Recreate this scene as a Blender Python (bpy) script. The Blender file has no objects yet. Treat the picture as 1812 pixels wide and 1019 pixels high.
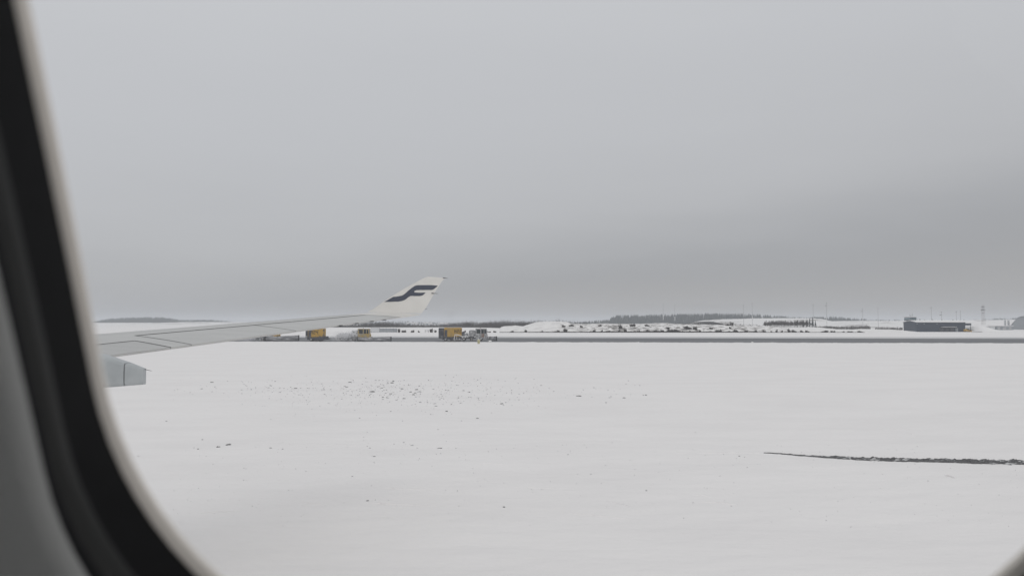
import bpy, bmesh, math, random
from mathutils import Vector, noise as mnoise
R = math.radians
sc = bpy.context.scene
col = sc.collection

# ------------------------------------------------------------------ camera, sky, sun, exposure
EYE = 6.0
FPX = 1395.0                     # focal length in pixels of the 1812 px wide photograph
PITCH = math.atan(60.5 / FPX)
cd = bpy.data.cameras.new('camera'); cam = bpy.data.objects.new('camera', cd); col.objects.link(cam)
cam.location = (0, 0, EYE); cam.rotation_euler = (R(90) + PITCH, 0, 0)
cd.sensor_width = 36; cd.lens = 36 * FPX / 1812; cd.clip_start = 0.005; cd.clip_end = 30000
cd.dof.use_dof = True; cd.dof.focus_distance = 70; cd.dof.aperture_fstop = 11
sc.camera = cam

sc.view_settings.view_transform = 'Standard'; sc.view_settings.look = 'None'
sc.view_settings.exposure = 0; sc.view_settings.gamma = 1
cy = sc.cycles
cy.use_denoising = True; cy.volume_bounces = 4; cy.max_bounces = 8; cy.diffuse_bounces = 4
cy.transparent_max_bounces = 12; cy.use_adaptive_sampling = False

SUN_EL, SUN_AZ = 40, 150          # azimuth measured from +Y towards +X: behind the viewer
w = bpy.data.worlds.new('World'); sc.world = w; w.use_nodes = True
nt = w.node_tree; nt.nodes.clear()
def N(t, type_, **kw):
    n = t.nodes.new(type_)
    for k, v in kw.items(): setattr(n, k, v)
    return n
out = N(nt, 'ShaderNodeOutputWorld'); bg = N(nt, 'ShaderNodeBackground'); bg.inputs[1].default_value = 0.1
sky = N(nt, 'ShaderNodeTexSky', sky_type='NISHITA'); sky.sun_disc = False
sky.sun_elevation = R(SUN_EL); sky.sun_rotation = R(SUN_AZ)
tc = N(nt, 'ShaderNodeTexCoord'); sep = N(nt, 'ShaderNodeSeparateXYZ'); nt.links.new(tc.outputs['Generated'], sep.inputs[0])
cmap = N(nt, 'ShaderNodeMapping'); cmap.inputs['Scale'].default_value = (1.3, 1.3, 7.0)
nt.links.new(tc.outputs['Generated'], cmap.inputs[0])
cn = N(nt, 'ShaderNodeTexNoise'); cn.inputs['Scale'].default_value = 1.6; cn.inputs['Detail'].default_value = 3
nt.links.new(cmap.outputs[0], cn.inputs['Vector'])
# wobble the height coordinate of the cloud deck so that its bands are uneven
ma = N(nt, 'ShaderNodeMath', operation='MULTIPLY_ADD'); ma.inputs[1].default_value = 0.10; ma.inputs[2].default_value = -0.05
nt.links.new(cn.outputs['Fac'], ma.inputs[0])
xs = N(nt, 'ShaderNodeMath', operation='MULTIPLY_ADD'); xs.inputs[1].default_value = -0.10
nt.links.new(sep.outputs['X'], xs.inputs[0]); nt.links.new(ma.outputs[0], xs.inputs[2])
xs2 = N(nt, 'ShaderNodeMath', operation='ADD'); nt.links.new(xs.outputs[0], xs2.inputs[0]); nt.links.new(sep.outputs['Z'], xs2.inputs[1])
ramp = N(nt, 'ShaderNodeValToRGB'); nt.links.new(xs2.outputs[0], ramp.inputs[0])
el = ramp.color_ramp.elements
SKY = [(0.0, (3.75, 3.72, 3.78)), (0.035, (3.55, 3.60, 3.78)), (0.07, (3.90, 3.96, 4.14)), (0.13, (4.85, 4.9, 5.08)),
       (0.22, (5.25, 5.33, 5.55)), (0.36, (5.6, 5.7, 5.95)), (0.6, (6.3, 6.4, 6.6)), (1.0, (6.8, 6.9, 7.1))]
SK = 0.1
ramp.color_ramp.interpolation = 'B_SPLINE'
while len(el) < len(SKY): el.new(0.5)
for e, (p, c) in zip(el, SKY): e.position = p; e.color = (c[0] * SK, c[1] * SK, c[2] * SK, 1)
gain = N(nt, 'ShaderNodeVectorMath', operation='SCALE'); gain.inputs['Scale'].default_value = 10.0
nt.links.new(ramp.outputs[0], gain.inputs[0])
mix = N(nt, 'ShaderNodeMixRGB'); mix.inputs[0].default_value = 0.97
nt.links.new(sky.outputs[0], mix.inputs[1]); nt.links.new(gain.outputs[0], mix.inputs[2])
nt.links.new(mix.outputs[0], bg.inputs[0]); nt.links.new(bg.outputs[0], out.inputs[0])

sl = bpy.data.lights.new('sun', 'SUN'); sl.energy = 0.5; sl.angle = R(70); sl.color = (1.0, 0.97, 0.93)
so = bpy.data.objects.new('sun', sl); col.objects.link(so)
sd = Vector((math.sin(R(SUN_AZ)) * math.cos(R(SUN_EL)), math.cos(R(SUN_AZ)) * math.cos(R(SUN_EL)), math.sin(R(SUN_EL))))
so.rotation_euler = sd.to_track_quat('Z', 'Y').to_euler()

# ------------------------------------------------------------------ helpers
rnd = random.Random(7)
def ray(x, y):
    dx, dz = (x - 906) / FPX, (509.5 - y) / FPX
    return Vector((dx, math.cos(PITCH) - dz * math.sin(PITCH), math.sin(PITCH) + dz * math.cos(PITCH)))
def gp(x, y, z=0.0):                      # ground point seen at a direction of view
    d = ray(x, y); t = (z - EYE) / d.z
    return Vector((d.x * t, d.y * t, z))
def dp(x, y, D):                          # point at distance D along Y
    d = ray(x, y); t = D / d.y
    return Vector((d.x * t, D, EYE + d.z * t))
def px(x, D): return dp(x, 570, D).x
def pz(y, D): return dp(906, y, D).z

def tag(o, label=None, cat=None, group=None, kind=None):
    if label: o['label'] = label
    if cat: o['category'] = cat
    if group: o['group'] = group
    if kind: o['kind'] = kind
    return o
def empty(name, loc, rz=0):
    o = bpy.data.objects.new(name, None); col.objects.link(o); o.location = loc; o.rotation_euler = (0, 0, rz)
    o.empty_display_size = 0.2
    return o
def link(name, me, mat, parent=None, smooth=False):
    o = bpy.data.objects.new(name, me); col.objects.link(o)
    for m in (mat if isinstance(mat, (list, tuple)) else [mat]): me.materials.append(m)
    if smooth:
        for p in me.polygons: p.use_smooth = True
    if parent: o.parent = parent
    return o
class MB:
    def __init__(s): s.v = []; s.f = []; s.m = []; s.mi = 0
    def add(s, vs, fs):
        b = len(s.v); s.v += [tuple(v) for v in vs]
        for f in fs: s.f.append(tuple(i + b for i in f)); s.m.append(s.mi)
        return s
    def box(s, x0, x1, y0, y1, z0, z1, b=0.0, taper=None):
        if b <= 0:
            vs = [(x, y, z) for z in (z0, z1) for y in (y0, y1) for x in (x0, x1)]
            return s.add(vs, [(0, 2, 3, 1), (4, 5, 7, 6), (0, 1, 5, 4), (1, 3, 7, 5), (3, 2, 6, 7), (2, 0, 4, 6)])
        bm = bmesh.new(); bmesh.ops.create_cube(bm, size=1)
        for v in bm.verts:
            v.co = Vector(((x0 + x1) / 2 + v.co.x * (x1 - x0), (y0 + y1) / 2 + v.co.y * (y1 - y0), (z0 + z1) / 2 + v.co.z * (z1 - z0)))
        bmesh.ops.bevel(bm, geom=list(bm.edges), offset=b, segments=2, affect='EDGES')
        s.addbm(bm); return s
    def addbm(s, bm):
        bm.verts.index_update()
        s.add([v.co.copy() for v in bm.verts], [[v.index for v in f.verts] for f in bm.faces]); bm.free()
    def prism(s, pts, axis, a0, a1):       # polygon in the plane across the axis, extruded
        n = len(pts)
        def P(p, a): return (a, p[0], p[1]) if axis == 'x' else ((p[0], a, p[1]) if axis == 'y' else (p[0], p[1], a))
        vs = [P(p, a0) for p in pts] + [P(p, a1) for p in pts]
        fs = [tuple(range(n))[::-1], tuple(range(n, 2 * n))] + [(i, (i + 1) % n, n + (i + 1) % n, n + i) for i in range(n)]
        return s.add(vs, fs)
    def tube(s, a, b, r0, r1=None, n=8, caps=True):
        a, b = Vector(a), Vector(b); r1 = r0 if r1 is None else r1
        d = (b - a).normalized(); u = d.orthogonal().normalized(); v = d.cross(u)
        vs = [c + (u * math.cos(2 * math.pi * i / n) + v * math.sin(2 * math.pi * i / n)) * r for c, r in ((a, r0), (b, r1)) for i in range(n)]
        fs = [(i, (i + 1) % n, n + (i + 1) % n, n + i) for i in range(n)]
        if caps: fs += [tuple(range(n))[::-1], tuple(range(n, 2 * n))]
        return s.add(vs, fs)
    def path(s, pts, r, n=6):
        for a, b in zip(pts, pts[1:]): s.tube(a, b, r, n=n)
        return s
    def lathe(s, prof, n=24, axis='z', c=(0, 0, 0)):
        b = []
        for r, h in prof:
            for i in range(n):
                a = 2 * math.pi * i / n; p, q = r * math.cos(a), r * math.sin(a)
                t = (p, q, h) if axis == 'z' else ((p, h, q) if axis == 'y' else (h, p, q))
                b.append((t[0] + c[0], t[1] + c[1], t[2] + c[2]))
        m = len(prof)
        fs = [(j * n + i, j * n + (i + 1) % n, (j + 1) * n + (i + 1) % n, (j + 1) * n + i) for j in range(m - 1) for i in range(n)]
        fs += [tuple(range(n))[::-1], tuple(range((m - 1) * n, m * n))]
        return s.add(b, fs)
    def grid(s, rows):
        m, n = len(rows), len(rows[0])
        return s.add([p for r in rows for p in r], [(j * n + i, j * n + i + 1, (j + 1) * n + i + 1, (j + 1) * n + i) for j in range(m - 1) for i in range(n - 1)])
    def build(s, name, mat, parent=None, smooth=False):
        me = bpy.data.meshes.new(name); me.from_pydata(s.v, [], s.f)
        if isinstance(mat, (list, tuple)): me.polygons.foreach_set('material_index', s.m)
        bm = bmesh.new(); bm.from_mesh(me); bmesh.ops.recalc_face_normals(bm, faces=bm.faces); bm.to_mesh(me); bm.free()
        me.update()
        return link(name, me, mat, parent, smooth)

def fbm(x, y, z=0.0, o=4): return mnoise.fractal(Vector((x, y, z)), 0.6, 2.1, o)
def sstep(a, b, x):
    t = max(0.0, min(1.0, (x - a) / (b - a))); return t * t * (3 - 2 * t)
def interp(pts, x):
    if x <= pts[0][0]: return pts[0][1]
    for (x0, y0), (x1, y1) in zip(pts, pts[1:]):
        if x <= x1: return y0 + (y1 - y0) * (x - x0) / (x1 - x0)
    return pts[-1][1]

# ------------------------------------------------------------------ materials
def mat(name, c, rough=0.6, metal=0.0, c2=None, scale=4.0, amount=0.5, bump=0.0, bscale=None, stretch=None, detail=5, lo=0.4, hi=0.65, spec=0.5):
    m = bpy.data.materials.new(name); m.use_nodes = True; t = m.node_tree
    b = t.nodes['Principled BSDF']; b.inputs['Roughness'].default_value = rough; b.inputs['Metallic'].default_value = metal
    b.inputs['Specular IOR Level'].default_value = spec
    b.inputs['Base Color'].default_value = (*c, 1)
    co = t.nodes.new('ShaderNodeTexCoord'); mp = t.nodes.new('ShaderNodeMapping'); t.links.new(co.outputs['Object'], mp.inputs[0])
    if stretch: mp.inputs['Scale'].default_value = stretch
    if c2:
        n = t.nodes.new('ShaderNodeTexNoise'); n.inputs['Scale'].default_value = scale; n.inputs['Detail'].default_value = detail
        t.links.new(mp.outputs[0], n.inputs['Vector'])
        r = t.nodes.new('ShaderNodeMapRange'); r.inputs['From Min'].default_value = lo; r.inputs['From Max'].default_value = hi
        r.inputs['To Max'].default_value = amount
        t.links.new(n.outputs['Fac'], r.inputs['Value'])
        x = t.nodes.new('ShaderNodeMixRGB'); x.inputs[1].default_value = (*c, 1); x.inputs[2].default_value = (*c2, 1)
        t.links.new(r.outputs[0], x.inputs[0]); t.links.new(x.outputs[0], b.inputs['Base Color'])
    if bump:
        n2 = t.nodes.new('ShaderNodeTexNoise'); n2.inputs['Scale'].default_value = bscale or scale; n2.inputs['Detail'].default_value = 6
        t.links.new(mp.outputs[0], n2.inputs['Vector'])
        bp = t.nodes.new('ShaderNodeBump'); bp.inputs['Strength'].default_value = 1.0; bp.inputs['Distance'].default_value = bump
        t.links.new(n2.outputs['Fac'], bp.inputs['Height']); t.links.new(bp.outputs[0], b.inputs['Normal'])
    return m

M = {}
M['snow'] = mat('snow', (0.90, 0.88, 0.868), 0.75, c2=(0.86, 0.84, 0.83), scale=0.25, amount=0.8, bump=0.12, bscale=1.1, stretch=(0.45, 1.0, 1.0), spec=0.15)
M['snow_bank'] = mat('bank_snow', (0.90, 0.885, 0.87), 0.8, c2=(0.13, 0.112, 0.10), scale=0.42, amount=0.85, detail=12, lo=0.46, hi=0.62, bump=0.5, bscale=0.4, spec=0.1, stretch=(0.6, 1, 1.6))
t = M['snow_bank'].node_tree              # earth is bared only on the longer right-hand part of the bank
mxn = [n for n in t.nodes if n.type == 'MIX_RGB'][0]; old = mxn.inputs[0].links[0].from_socket
co = t.nodes.new('ShaderNodeTexCoord'); sx_ = t.nodes.new('ShaderNodeSeparateXYZ'); t.links.new(co.outputs['Object'], sx_.inputs[0])
mr = t.nodes.new('ShaderNodeMapRange'); mr.inputs['From Min'].default_value = 25; mr.inputs['From Max'].default_value = 50; mr.inputs['To Min'].default_value = .2
m1 = t.nodes.new('ShaderNodeMath'); m1.operation = 'MULTIPLY'; t.links.new(sx_.outputs['X'], mr.inputs['Value'])
mr2 = t.nodes.new('ShaderNodeMapRange'); mr2.inputs['From Min'].default_value = 175; mr2.inputs['From Max'].default_value = 145; mr2.inputs['To Min'].default_value = .1
t.links.new(sx_.outputs['X'], mr2.inputs['Value']); m2_ = t.nodes.new('ShaderNodeMath'); m2_.operation = 'MULTIPLY'
t.links.new(mr.outputs[0], m2_.inputs[0]); t.links.new(mr2.outputs[0], m2_.inputs[1]); t.links.new(old, m1.inputs[0]); t.links.new(m2_.outputs[0], m1.inputs[1]); t.links.new(m1.outputs[0], mxn.inputs[0])
M['snow_hill'] = mat('hill_snow', (0.85, 0.84, 0.83), 0.8, c2=(0.2, 0.18, 0.16), scale=0.05, amount=0.7, detail=9, lo=0.54, hi=0.68, spec=0.1, stretch=(0.3, 1, 2))
M['snow_clean'] = mat('fresh_snow', (0.88, 0.865, 0.855), 0.8, spec=0.1)
M['dirty_snow'] = mat('dirty_snow', (0.66, 0.66, 0.66), 0.8, c2=(0.42, 0.42, 0.43), scale=0.12, amount=0.6, stretch=(0.15, 1, 1), spec=0.1)
M['asphalt'] = mat('wet_asphalt', (0.10, 0.102, 0.11), 0.55, c2=(0.32, 0.32, 0.33), scale=0.10, amount=0.45, stretch=(0.06, 1.0, 1), lo=0.45, hi=0.75, spec=0.4)
M['clod'] = mat('icy_clod', (0.15, 0.148, 0.145), 0.7, c2=(0.5, 0.5, 0.5), scale=5.0, amount=0.9, lo=0.54, hi=0.62)
M['clod2'] = mat('grey_clod', (0.27, 0.27, 0.27), 0.7, c2=(0.75, 0.75, 0.75), scale=5.0, amount=0.9, lo=0.42, hi=0.6)
M['rut'] = mat('rut_earth', (0.13, 0.13, 0.133), 0.8, c2=(0.62, 0.62, 0.62), scale=2.6, amount=0.95, lo=0.54, hi=0.64, detail=8, stretch=(0.5, 2.5, 2), bump=0.05, bscale=9)
M['wing'] = mat('wing_paint', (0.53, 0.53, 0.515), 0.4, c2=(0.47, 0.47, 0.458), scale=1.2, amount=0.7, stretch=(0.5, 2, 1))
M['wing_flap'] = mat('flap_paint', (0.48, 0.48, 0.47), 0.42, c2=(0.43, 0.43, 0.42), scale=1.5, amount=0.7, stretch=(0.5, 2, 1))
M['gap'] = mat('gap_seal', (0.085, 0.085, 0.088), 0.8)
M['white'] = mat('white_paint', (0.72, 0.70, 0.665), 0.38, c2=(0.66, 0.645, 0.61), scale=2.0, amount=0.6)
M['navy'] = mat('navy_paint', (0.055, 0.064, 0.092), 0.4)
M['fairing'] = mat('fairing_paint', (0.45, 0.475, 0.485), 0.4, c2=(0.36, 0.385, 0.395), scale=3, amount=0.7)
M['dark_metal'] = mat('dark_metal', (0.06, 0.06, 0.065), 0.5, metal=0.3)
M['panel'] = mat('cabin_panel', (0.51, 0.515, 0.50), 0.6, bump=0.0004, bscale=900)
M['rubber'] = mat('black_rubber', (0.010, 0.010, 0.011), 0.65, spec=0.25)
M['ledge_sheen'] = mat('sheen_black', (0.032, 0.032, 0.031), 0.55, spec=0.4)  # greyer than the rubber: the ledge's highlight is put into the colour
M['rim'] = mat('pane_rim', (0.78, 0.73, 0.66), 0.6)
M['skin'] = mat('fuselage_paint', (0.72, 0.72, 0.72), 0.35)
M['floor'] = mat('cabin_carpet', (0.05, 0.055, 0.07), 0.9)
M['yellow'] = mat('yellow_paint', (0.60, 0.375, 0.085), 0.5, c2=(0.40, 0.30, 0.16), scale=0.9, amount=0.7, stretch=(1, 1, 0.6), lo=0.42, hi=0.7)
M['yellow_dirty'] = mat('grimy_yellow_paint', (0.58, 0.36, 0.08), 0.6, c2=(0.13, 0.13, 0.14), scale=0.55, amount=0.95, lo=0.47, hi=0.58, detail=6)
M['yellow_dusty'] = mat('dusty_yellow_paint', (0.50, 0.36, 0.13), 0.6, c2=(0.36, 0.34, 0.30), scale=0.8, amount=0.9, lo=0.42, hi=0.6)
M['black_paint'] = mat('black_paint', (0.03, 0.03, 0.033), 0.5)
M['slate'] = mat('slate_grey_paint', (0.075, 0.08, 0.095), 0.6, c2=(0.17, 0.17, 0.18), scale=1.2, amount=0.7)
M['grey_paint'] = mat('grey_paint', (0.33, 0.33, 0.34), 0.6, c2=(0.6, 0.6, 0.6), scale=1.6, amount=0.9, lo=0.45, hi=0.6)
M['crust'] = mat('snow_crust', (0.72, 0.72, 0.73), 0.8, c2=(0.16, 0.17, 0.17), scale=1.6, amount=0.9, detail=8, lo=0.52, hi=0.6)
M['red_paint'] = mat('rust_red_paint', (0.28, 0.16, 0.12), 0.6, c2=(0.4, 0.38, 0.36), scale=2, amount=0.8)
M['glass_dark'] = mat('cab_glass', (0.05, 0.06, 0.065), 0.12)
M['glass_blue'] = mat('tower_glass', (0.24, 0.31, 0.34), 0.25)
M['blade'] = mat('plough_blade', (0.22, 0.22, 0.235), 0.5, c2=(0.62, 0.62, 0.63), scale=0.9, amount=0.8, stretch=(0.4, 1, 3), lo=0.45, hi=0.62)
M['tyre'] = mat('tyre_rubber', (0.02, 0.02, 0.02), 0.8, c2=(0.3, 0.3, 0.3), scale=3, amount=0.5)
M['bristle'] = mat('brush_bristle', (0.10, 0.09, 0.085), 0.9, c2=(0.6, 0.6, 0.6), scale=2.0, amount=0.8)
M['marker'] = mat('marker_yellow', (0.42, 0.39, 0.20), 0.6, c2=(0.6, 0.59, 0.5), scale=3, amount=0.6)
M['twig'] = mat('bare_twigs', (0.070, 0.061, 0.055), 0.9, c2=(0.12, 0.108, 0.098), scale=0.3, amount=0.8)
M['twig_frost'] = mat('frosted_twigs', (0.085, 0.078, 0.076), 0.9, c2=(0.15, 0.145, 0.145), scale=0.2, amount=0.8)
M['conifer'] = mat('conifer_needles', (0.034, 0.046, 0.046), 0.9, c2=(0.075, 0.088, 0.09), scale=0.15, amount=0.8)
M['bark'] = mat('bark', (0.06, 0.05, 0.045), 0.9)
def ribbed(name, c, pitch=0.6, depth=0.05):
    m = mat(name, c, 0.5); t = m.node_tree
    co = t.nodes.new('ShaderNodeTexCoord'); wv = t.nodes.new('ShaderNodeTexWave'); wv.bands_direction = 'X'
    wv.inputs['Scale'].default_value = 1 / pitch / 3.0
    bp = t.nodes.new('ShaderNodeBump'); bp.inputs['Distance'].default_value = depth
    t.links.new(co.outputs['Object'], wv.inputs['Vector']); t.links.new(wv.outputs['Fac'], bp.inputs['Height'])
    t.links.new(bp.outputs[0], t.nodes['Principled BSDF'].inputs['Normal'])
    return m
M['clad_dark'] = ribbed('dark_cladding', (0.036, 0.048, 0.072))
M['clad_end'] = ribbed('gable_cladding', (0.048, 0.061, 0.088))
M['clad_grey'] = ribbed('grey_cladding', (0.34, 0.36, 0.38))
M['clad_pale'] = ribbed('pale_cladding', (0.62, 0.63, 0.64))
M['mast'] = mat('mast_grey', (0.28, 0.28, 0.29), 0.6)
M['mast_white'] = mat('mast_white', (0.78, 0.78, 0.78), 0.5)
M['lamp'] = mat('lamp_housing', (0.75, 0.75, 0.72), 0.4)
g = bpy.data.materials.new('window_glass'); g.use_nodes = True; t = g.node_tree; t.nodes.clear()
o_ = t.nodes.new('ShaderNodeOutputMaterial'); tr = t.nodes.new('ShaderNodeBsdfTransparent'); tr.inputs[0].default_value = (0.99, 0.99, 0.985, 1)
gl = t.nodes.new('ShaderNodeBsdfGlossy'); gl.inputs['Roughness'].default_value = 0.02
fr = t.nodes.new('ShaderNodeFresnel'); fr.inputs[0].default_value = 1.2; mx = t.nodes.new('ShaderNodeMixShader')
t.links.new(fr.outputs[0], mx.inputs[0]); t.links.new(tr.outputs[0], mx.inputs[1]); t.links.new(gl.outputs[0], mx.inputs[2]); t.links.new(mx.outputs[0], o_.inputs[0])
M['pane'] = g

# ------------------------------------------------------------------ ground, runway, banks, hills
def pxof(X, Y): return 906 + FPX * X / max(Y, 1.0)
def ground_h(X, Y):
    h = 0.0
    if Y < 215 and Y > 5:
        h += (fbm(X * 0.05, Y * 0.14, 1) * 0.10 + fbm(X * 0.35, Y * 0.9, 5) * 0.028) * sstep(215, 150, Y)
    if Y > 600:
        p = pxof(X, Y)
        r1 = interp([(1400, 0), (1470, 3.0), (1520, 7.5), (1600, 8.0), (1700, 8.2), (1790, 9.0), (2000, 9.0)], p)
        h += r1 * sstep(620, 1050, Y) + fbm(X * 0.01, Y * 0.012, 9) * 0.9 * sstep(640, 1000, Y) * sstep(1380, 1500, p)
        r2 = interp([(0, 4.5), (200, 4.8), (300, 4.6), (380, 4.4), (440, 3), (520, 0)], p)
        h += r2 * sstep(900, 1700, Y)
    return h
rs = [0.0, 6, 10, 13]
r_ = 15.0
while r_ < 60: rs.append(r_); r_ *= 1.012
while r_ < 215: rs.append(r_); r_ *= 1.02
rs += [225, 330, 460, 600]
r_ = 630
while r_ < 1800: rs.append(r_); r_ *= 1.04
rs += [2000, 2600, 3500, 5000, 7500]
angs = [R(-46 + 0.25 * i) for i in range(369)]
angs += [R(46 + (268 / 40) * i) for i in range(1, 40)]
mb = MB(); rows = []
for a in angs + [angs[0] + 2 * math.pi]:
    row = []
    for r in rs:
        X, Y = r * math.sin(a), r * math.cos(a)
        row.append((X, Y, ground_h(X, Y)))
    rows.append(row)
mb.grid(rows)
tag(mb.build('snow_ground', M['snow'], smooth=True), 'wide flat snow-covered airfield ground', None, None, 'structure')

def rwy(X, k): return (235 if k == 0 else 303 if k == 1 else 335) - (0.088 if k < 2 else 0.09) * X
def strip(name, k0, k1, z, m, label, jag=0.0):
    rows = []; xs_ = [-2500, -1200, -700] + [-500 + 4 * i for i in range(251)] + [700, 1200, 2500]
    for X in xs_:
        j0 = fbm(X * 0.05, 3.1) * jag + fbm(X * 0.4, 8.1) * jag * 0.5; j1 = fbm(X * 0.05, 7.7) * jag * 2
        a, b = rwy(X, k0) + j0, rwy(X, k1) + j1
        rows.append([(X, a + (b - a) * t_, z) for t_ in (0, 0.5, 1)])
    m_ = MB(); m_.grid(rows); tag(m_.build(name, m), label, None, None, 'structure')
strip('runway', 0, 1, 0.012, M['asphalt'], 'cleared grey asphalt runway crossing the snow', 0.5)
strip('runway_shoulder', 1, 2, 0.006, M['dirty_snow'], 'strip of dirty scraped snow beyond the runway', 1.0)
# low ridge of cleared snow along the near runway edge
rows = []
for i in range(700):
    X = -210 + i * 0.6; y0 = rwy(X, 0)
    h = 0.10 + 0.10 * max(0, fbm(X * 0.3, 2.2)) + 0.05 * fbm(X * 1.3, 4.2)
    rows.append([(X, y0 - 2.2, -0.05), (X, y0 - 1.2, h * 0.6), (X, y0 - 0.5 + 0.3 * fbm(X * 0.5, 1), max(h, .03)), (X, y0 + 0.3 + 0.3 * fbm(X * 0.6, 6), -0.02)])
m_ = MB(); m_.grid(rows); tag(m_.build('snow_ridge', M['snow_clean'], smooth=True), 'low ridge of pushed snow along the near runway edge', None, None, 'structure')

def bank(name, outline, D0, Dtop, D1, m, label, rough=1.0, step=0.9, kind='structure'):
    x0, x1 = px(outline[0][0], Dtop), px(outline[-1][0], Dtop)
    n = int((x1 - x0) / step); ts = [0, .12, .25, .4, .55, .7, .85, 1.0]
    rows = []
    for i in range(n + 1):
        X = x0 + (x1 - x0) * i / n; p = pxof(X, Dtop)
        top = max(0.02, EYE - (interp(outline, p) - 570) / FPX * Dtop)
        row = [(X, D0, -0.3)]
        for t_ in ts:
            Y = D0 + (Dtop - D0) * t_; f = math.sin(t_ * math.pi / 2) ** 0.9
            k = math.sin(math.pi * min(t_, 0.9) / 0.9) if t_ < 0.9 else 0.25
            z = top * f + rough * (fbm(X * 0.13, Y * 0.2, 3) * 0.55 + fbm(X * 0.5, Y * 0.6, 8) * 0.22) * (k + 0.1) * min(1, top / 3)
            row.append((X + rough * 0.5 * fbm(X * .3, Y * .3, 12), Y + rough * fbm(X * 0.2, Y * 0.3, 17), z - (0.3 if t_ == 0 else 0)))
        row.append((X, (Dtop + D1) / 2, top * 0.98 + 0.15 * rough * fbm(X * .2, 4, 5))); row.append((X, D1, -0.3))
        rows.append(row)
    m_ = MB(); m_.grid(rows); return tag(m_.build(name, m, smooth=True), label, None, None, kind)
bank('snow_bank', [(880, 588), (885, 580), (889, 577.5), (913, 576), (926, 577.5), (933, 575), (942, 572.5), (951, 569.5), (965, 568.6), (979, 568.4), (992, 568.7), (1002, 569.4), (1010, 573),
      (1040, 573), (1072, 572.5), (1120, 573), (1165, 572.4), (1179, 571.4), (1200, 573.2), (1279, 574.8), (1356, 576.2), (1367, 578.3), (1400, 579), (1451, 579.4), (1470, 582), (1490, 584.5), (1520, 583), (1545, 584.5), (1570, 582.5), (1596, 585), (1606, 588)],
     462, 486, 560, M['snow_bank'], 'long rough snow bank with bare earth showing behind the runway', 1.0)
bank('snow_embankment', [(380, 586), (400, 579.8), (560, 579.6), (780, 579.4), (860, 580.2), (884, 581), (900, 588)], 468, 478, 540, M['snow_clean'], 'long level snow embankment below the bare thicket', 0.12, 2.0)
bank('snow_mound', [(1712, 583), (1718, 578), (1724, 576), (1732, 576.2), (1738, 578), (1746, 581.5), (1760, 584)], 480, 497, 530, M['snow_clean'], 'smooth mound of snow piled beside the dark blue building', 0.35, 0.8)
bank('snow_hill', [(1255, 569), (1270, 566.5), (1300, 564.3), (1345, 563.2), (1400, 562.8), (1432, 563), (1450, 566.5), (1475, 571)], 760, 860, 1000, M['snow_hill'], 'distant snowy hillside with dark scrub above the bank', 1.5, 3.0)
bank('snow_hill', [(1440, 576), (1470, 572.5), (1490, 569.5), (1510, 568), (1530, 567.4), (1560, 568.4), (1600, 570), (1640, 573)], 700, 800, 940, M['snow_hill'], 'distant patchy snow hill left of the tower cab', 1.2, 3.0)
bank('snow_hill', [(1660, 572), (1700, 568.5), (1730, 566.6), (1760, 566.2), (1800, 566.4), (1850, 566), (1900, 570)], 900, 1000, 1150, M['snow_hill'], 'pale snow slope far behind the lattice tower', 0.6, 4.0)
bank('snow_hill', [(225, 574), (245, 572.6), (300, 570.8), (340, 569.4), (380, 569.8), (420, 571.5), (440, 574)], 1250, 1400, 1700, M['snow_hill'], 'far patchy snow slope below the wooded hill on the left', 1.6, 5.0)
# rut broken into the snow near the viewer on the right
rows = []
path = [(1352, 801.4), (1360, 801.9), (1400, 803.8), (1435, 806), (1480, 808.6), (1510, 810.6), (1560, 812.3), (1631, 814), (1700, 816), (1812, 818.6), (1990, 823)]
P3 = [gp(*p) for p in path]
n = 420
for i in range(n + 1):
    u = i / n; X = P3[0].x + (P3[-1].x - P3[0].x) * u
    Y = interp([(p.x, p.y) for p in P3], X) + 0.10 * fbm(X * 1.2, 3)
    wd = (0.02 + 0.42 * sstep(-0.02, 0.32, u)) * (1 + 0.35 * fbm(X * 2.0, 9)) * (0.35 if abs(u - 0.235) < 0.004 else 1)
    hh = (0.01 + 0.095 * sstep(0.0, 0.35, u))
    gz = ground_h(X, Y)
    row = []
    for k in range(9):
        s_ = -1 + 2 * k / 8
        row.append((X, Y + s_ * wd, gz + (hh * (1 - s_ * s_) * (0.7 + 0.9 * fbm(X * 3.5, s_ * 2, 4)) + 0.02) if abs(s_) < 1 else gz - 0.05))
    rows.append(row)
m_ = MB(); m_.grid(rows); tag(m_.build('rut', M['rut']), 'dark broken rut of bared ground running through the near snow', None, None, 'structure')

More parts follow.
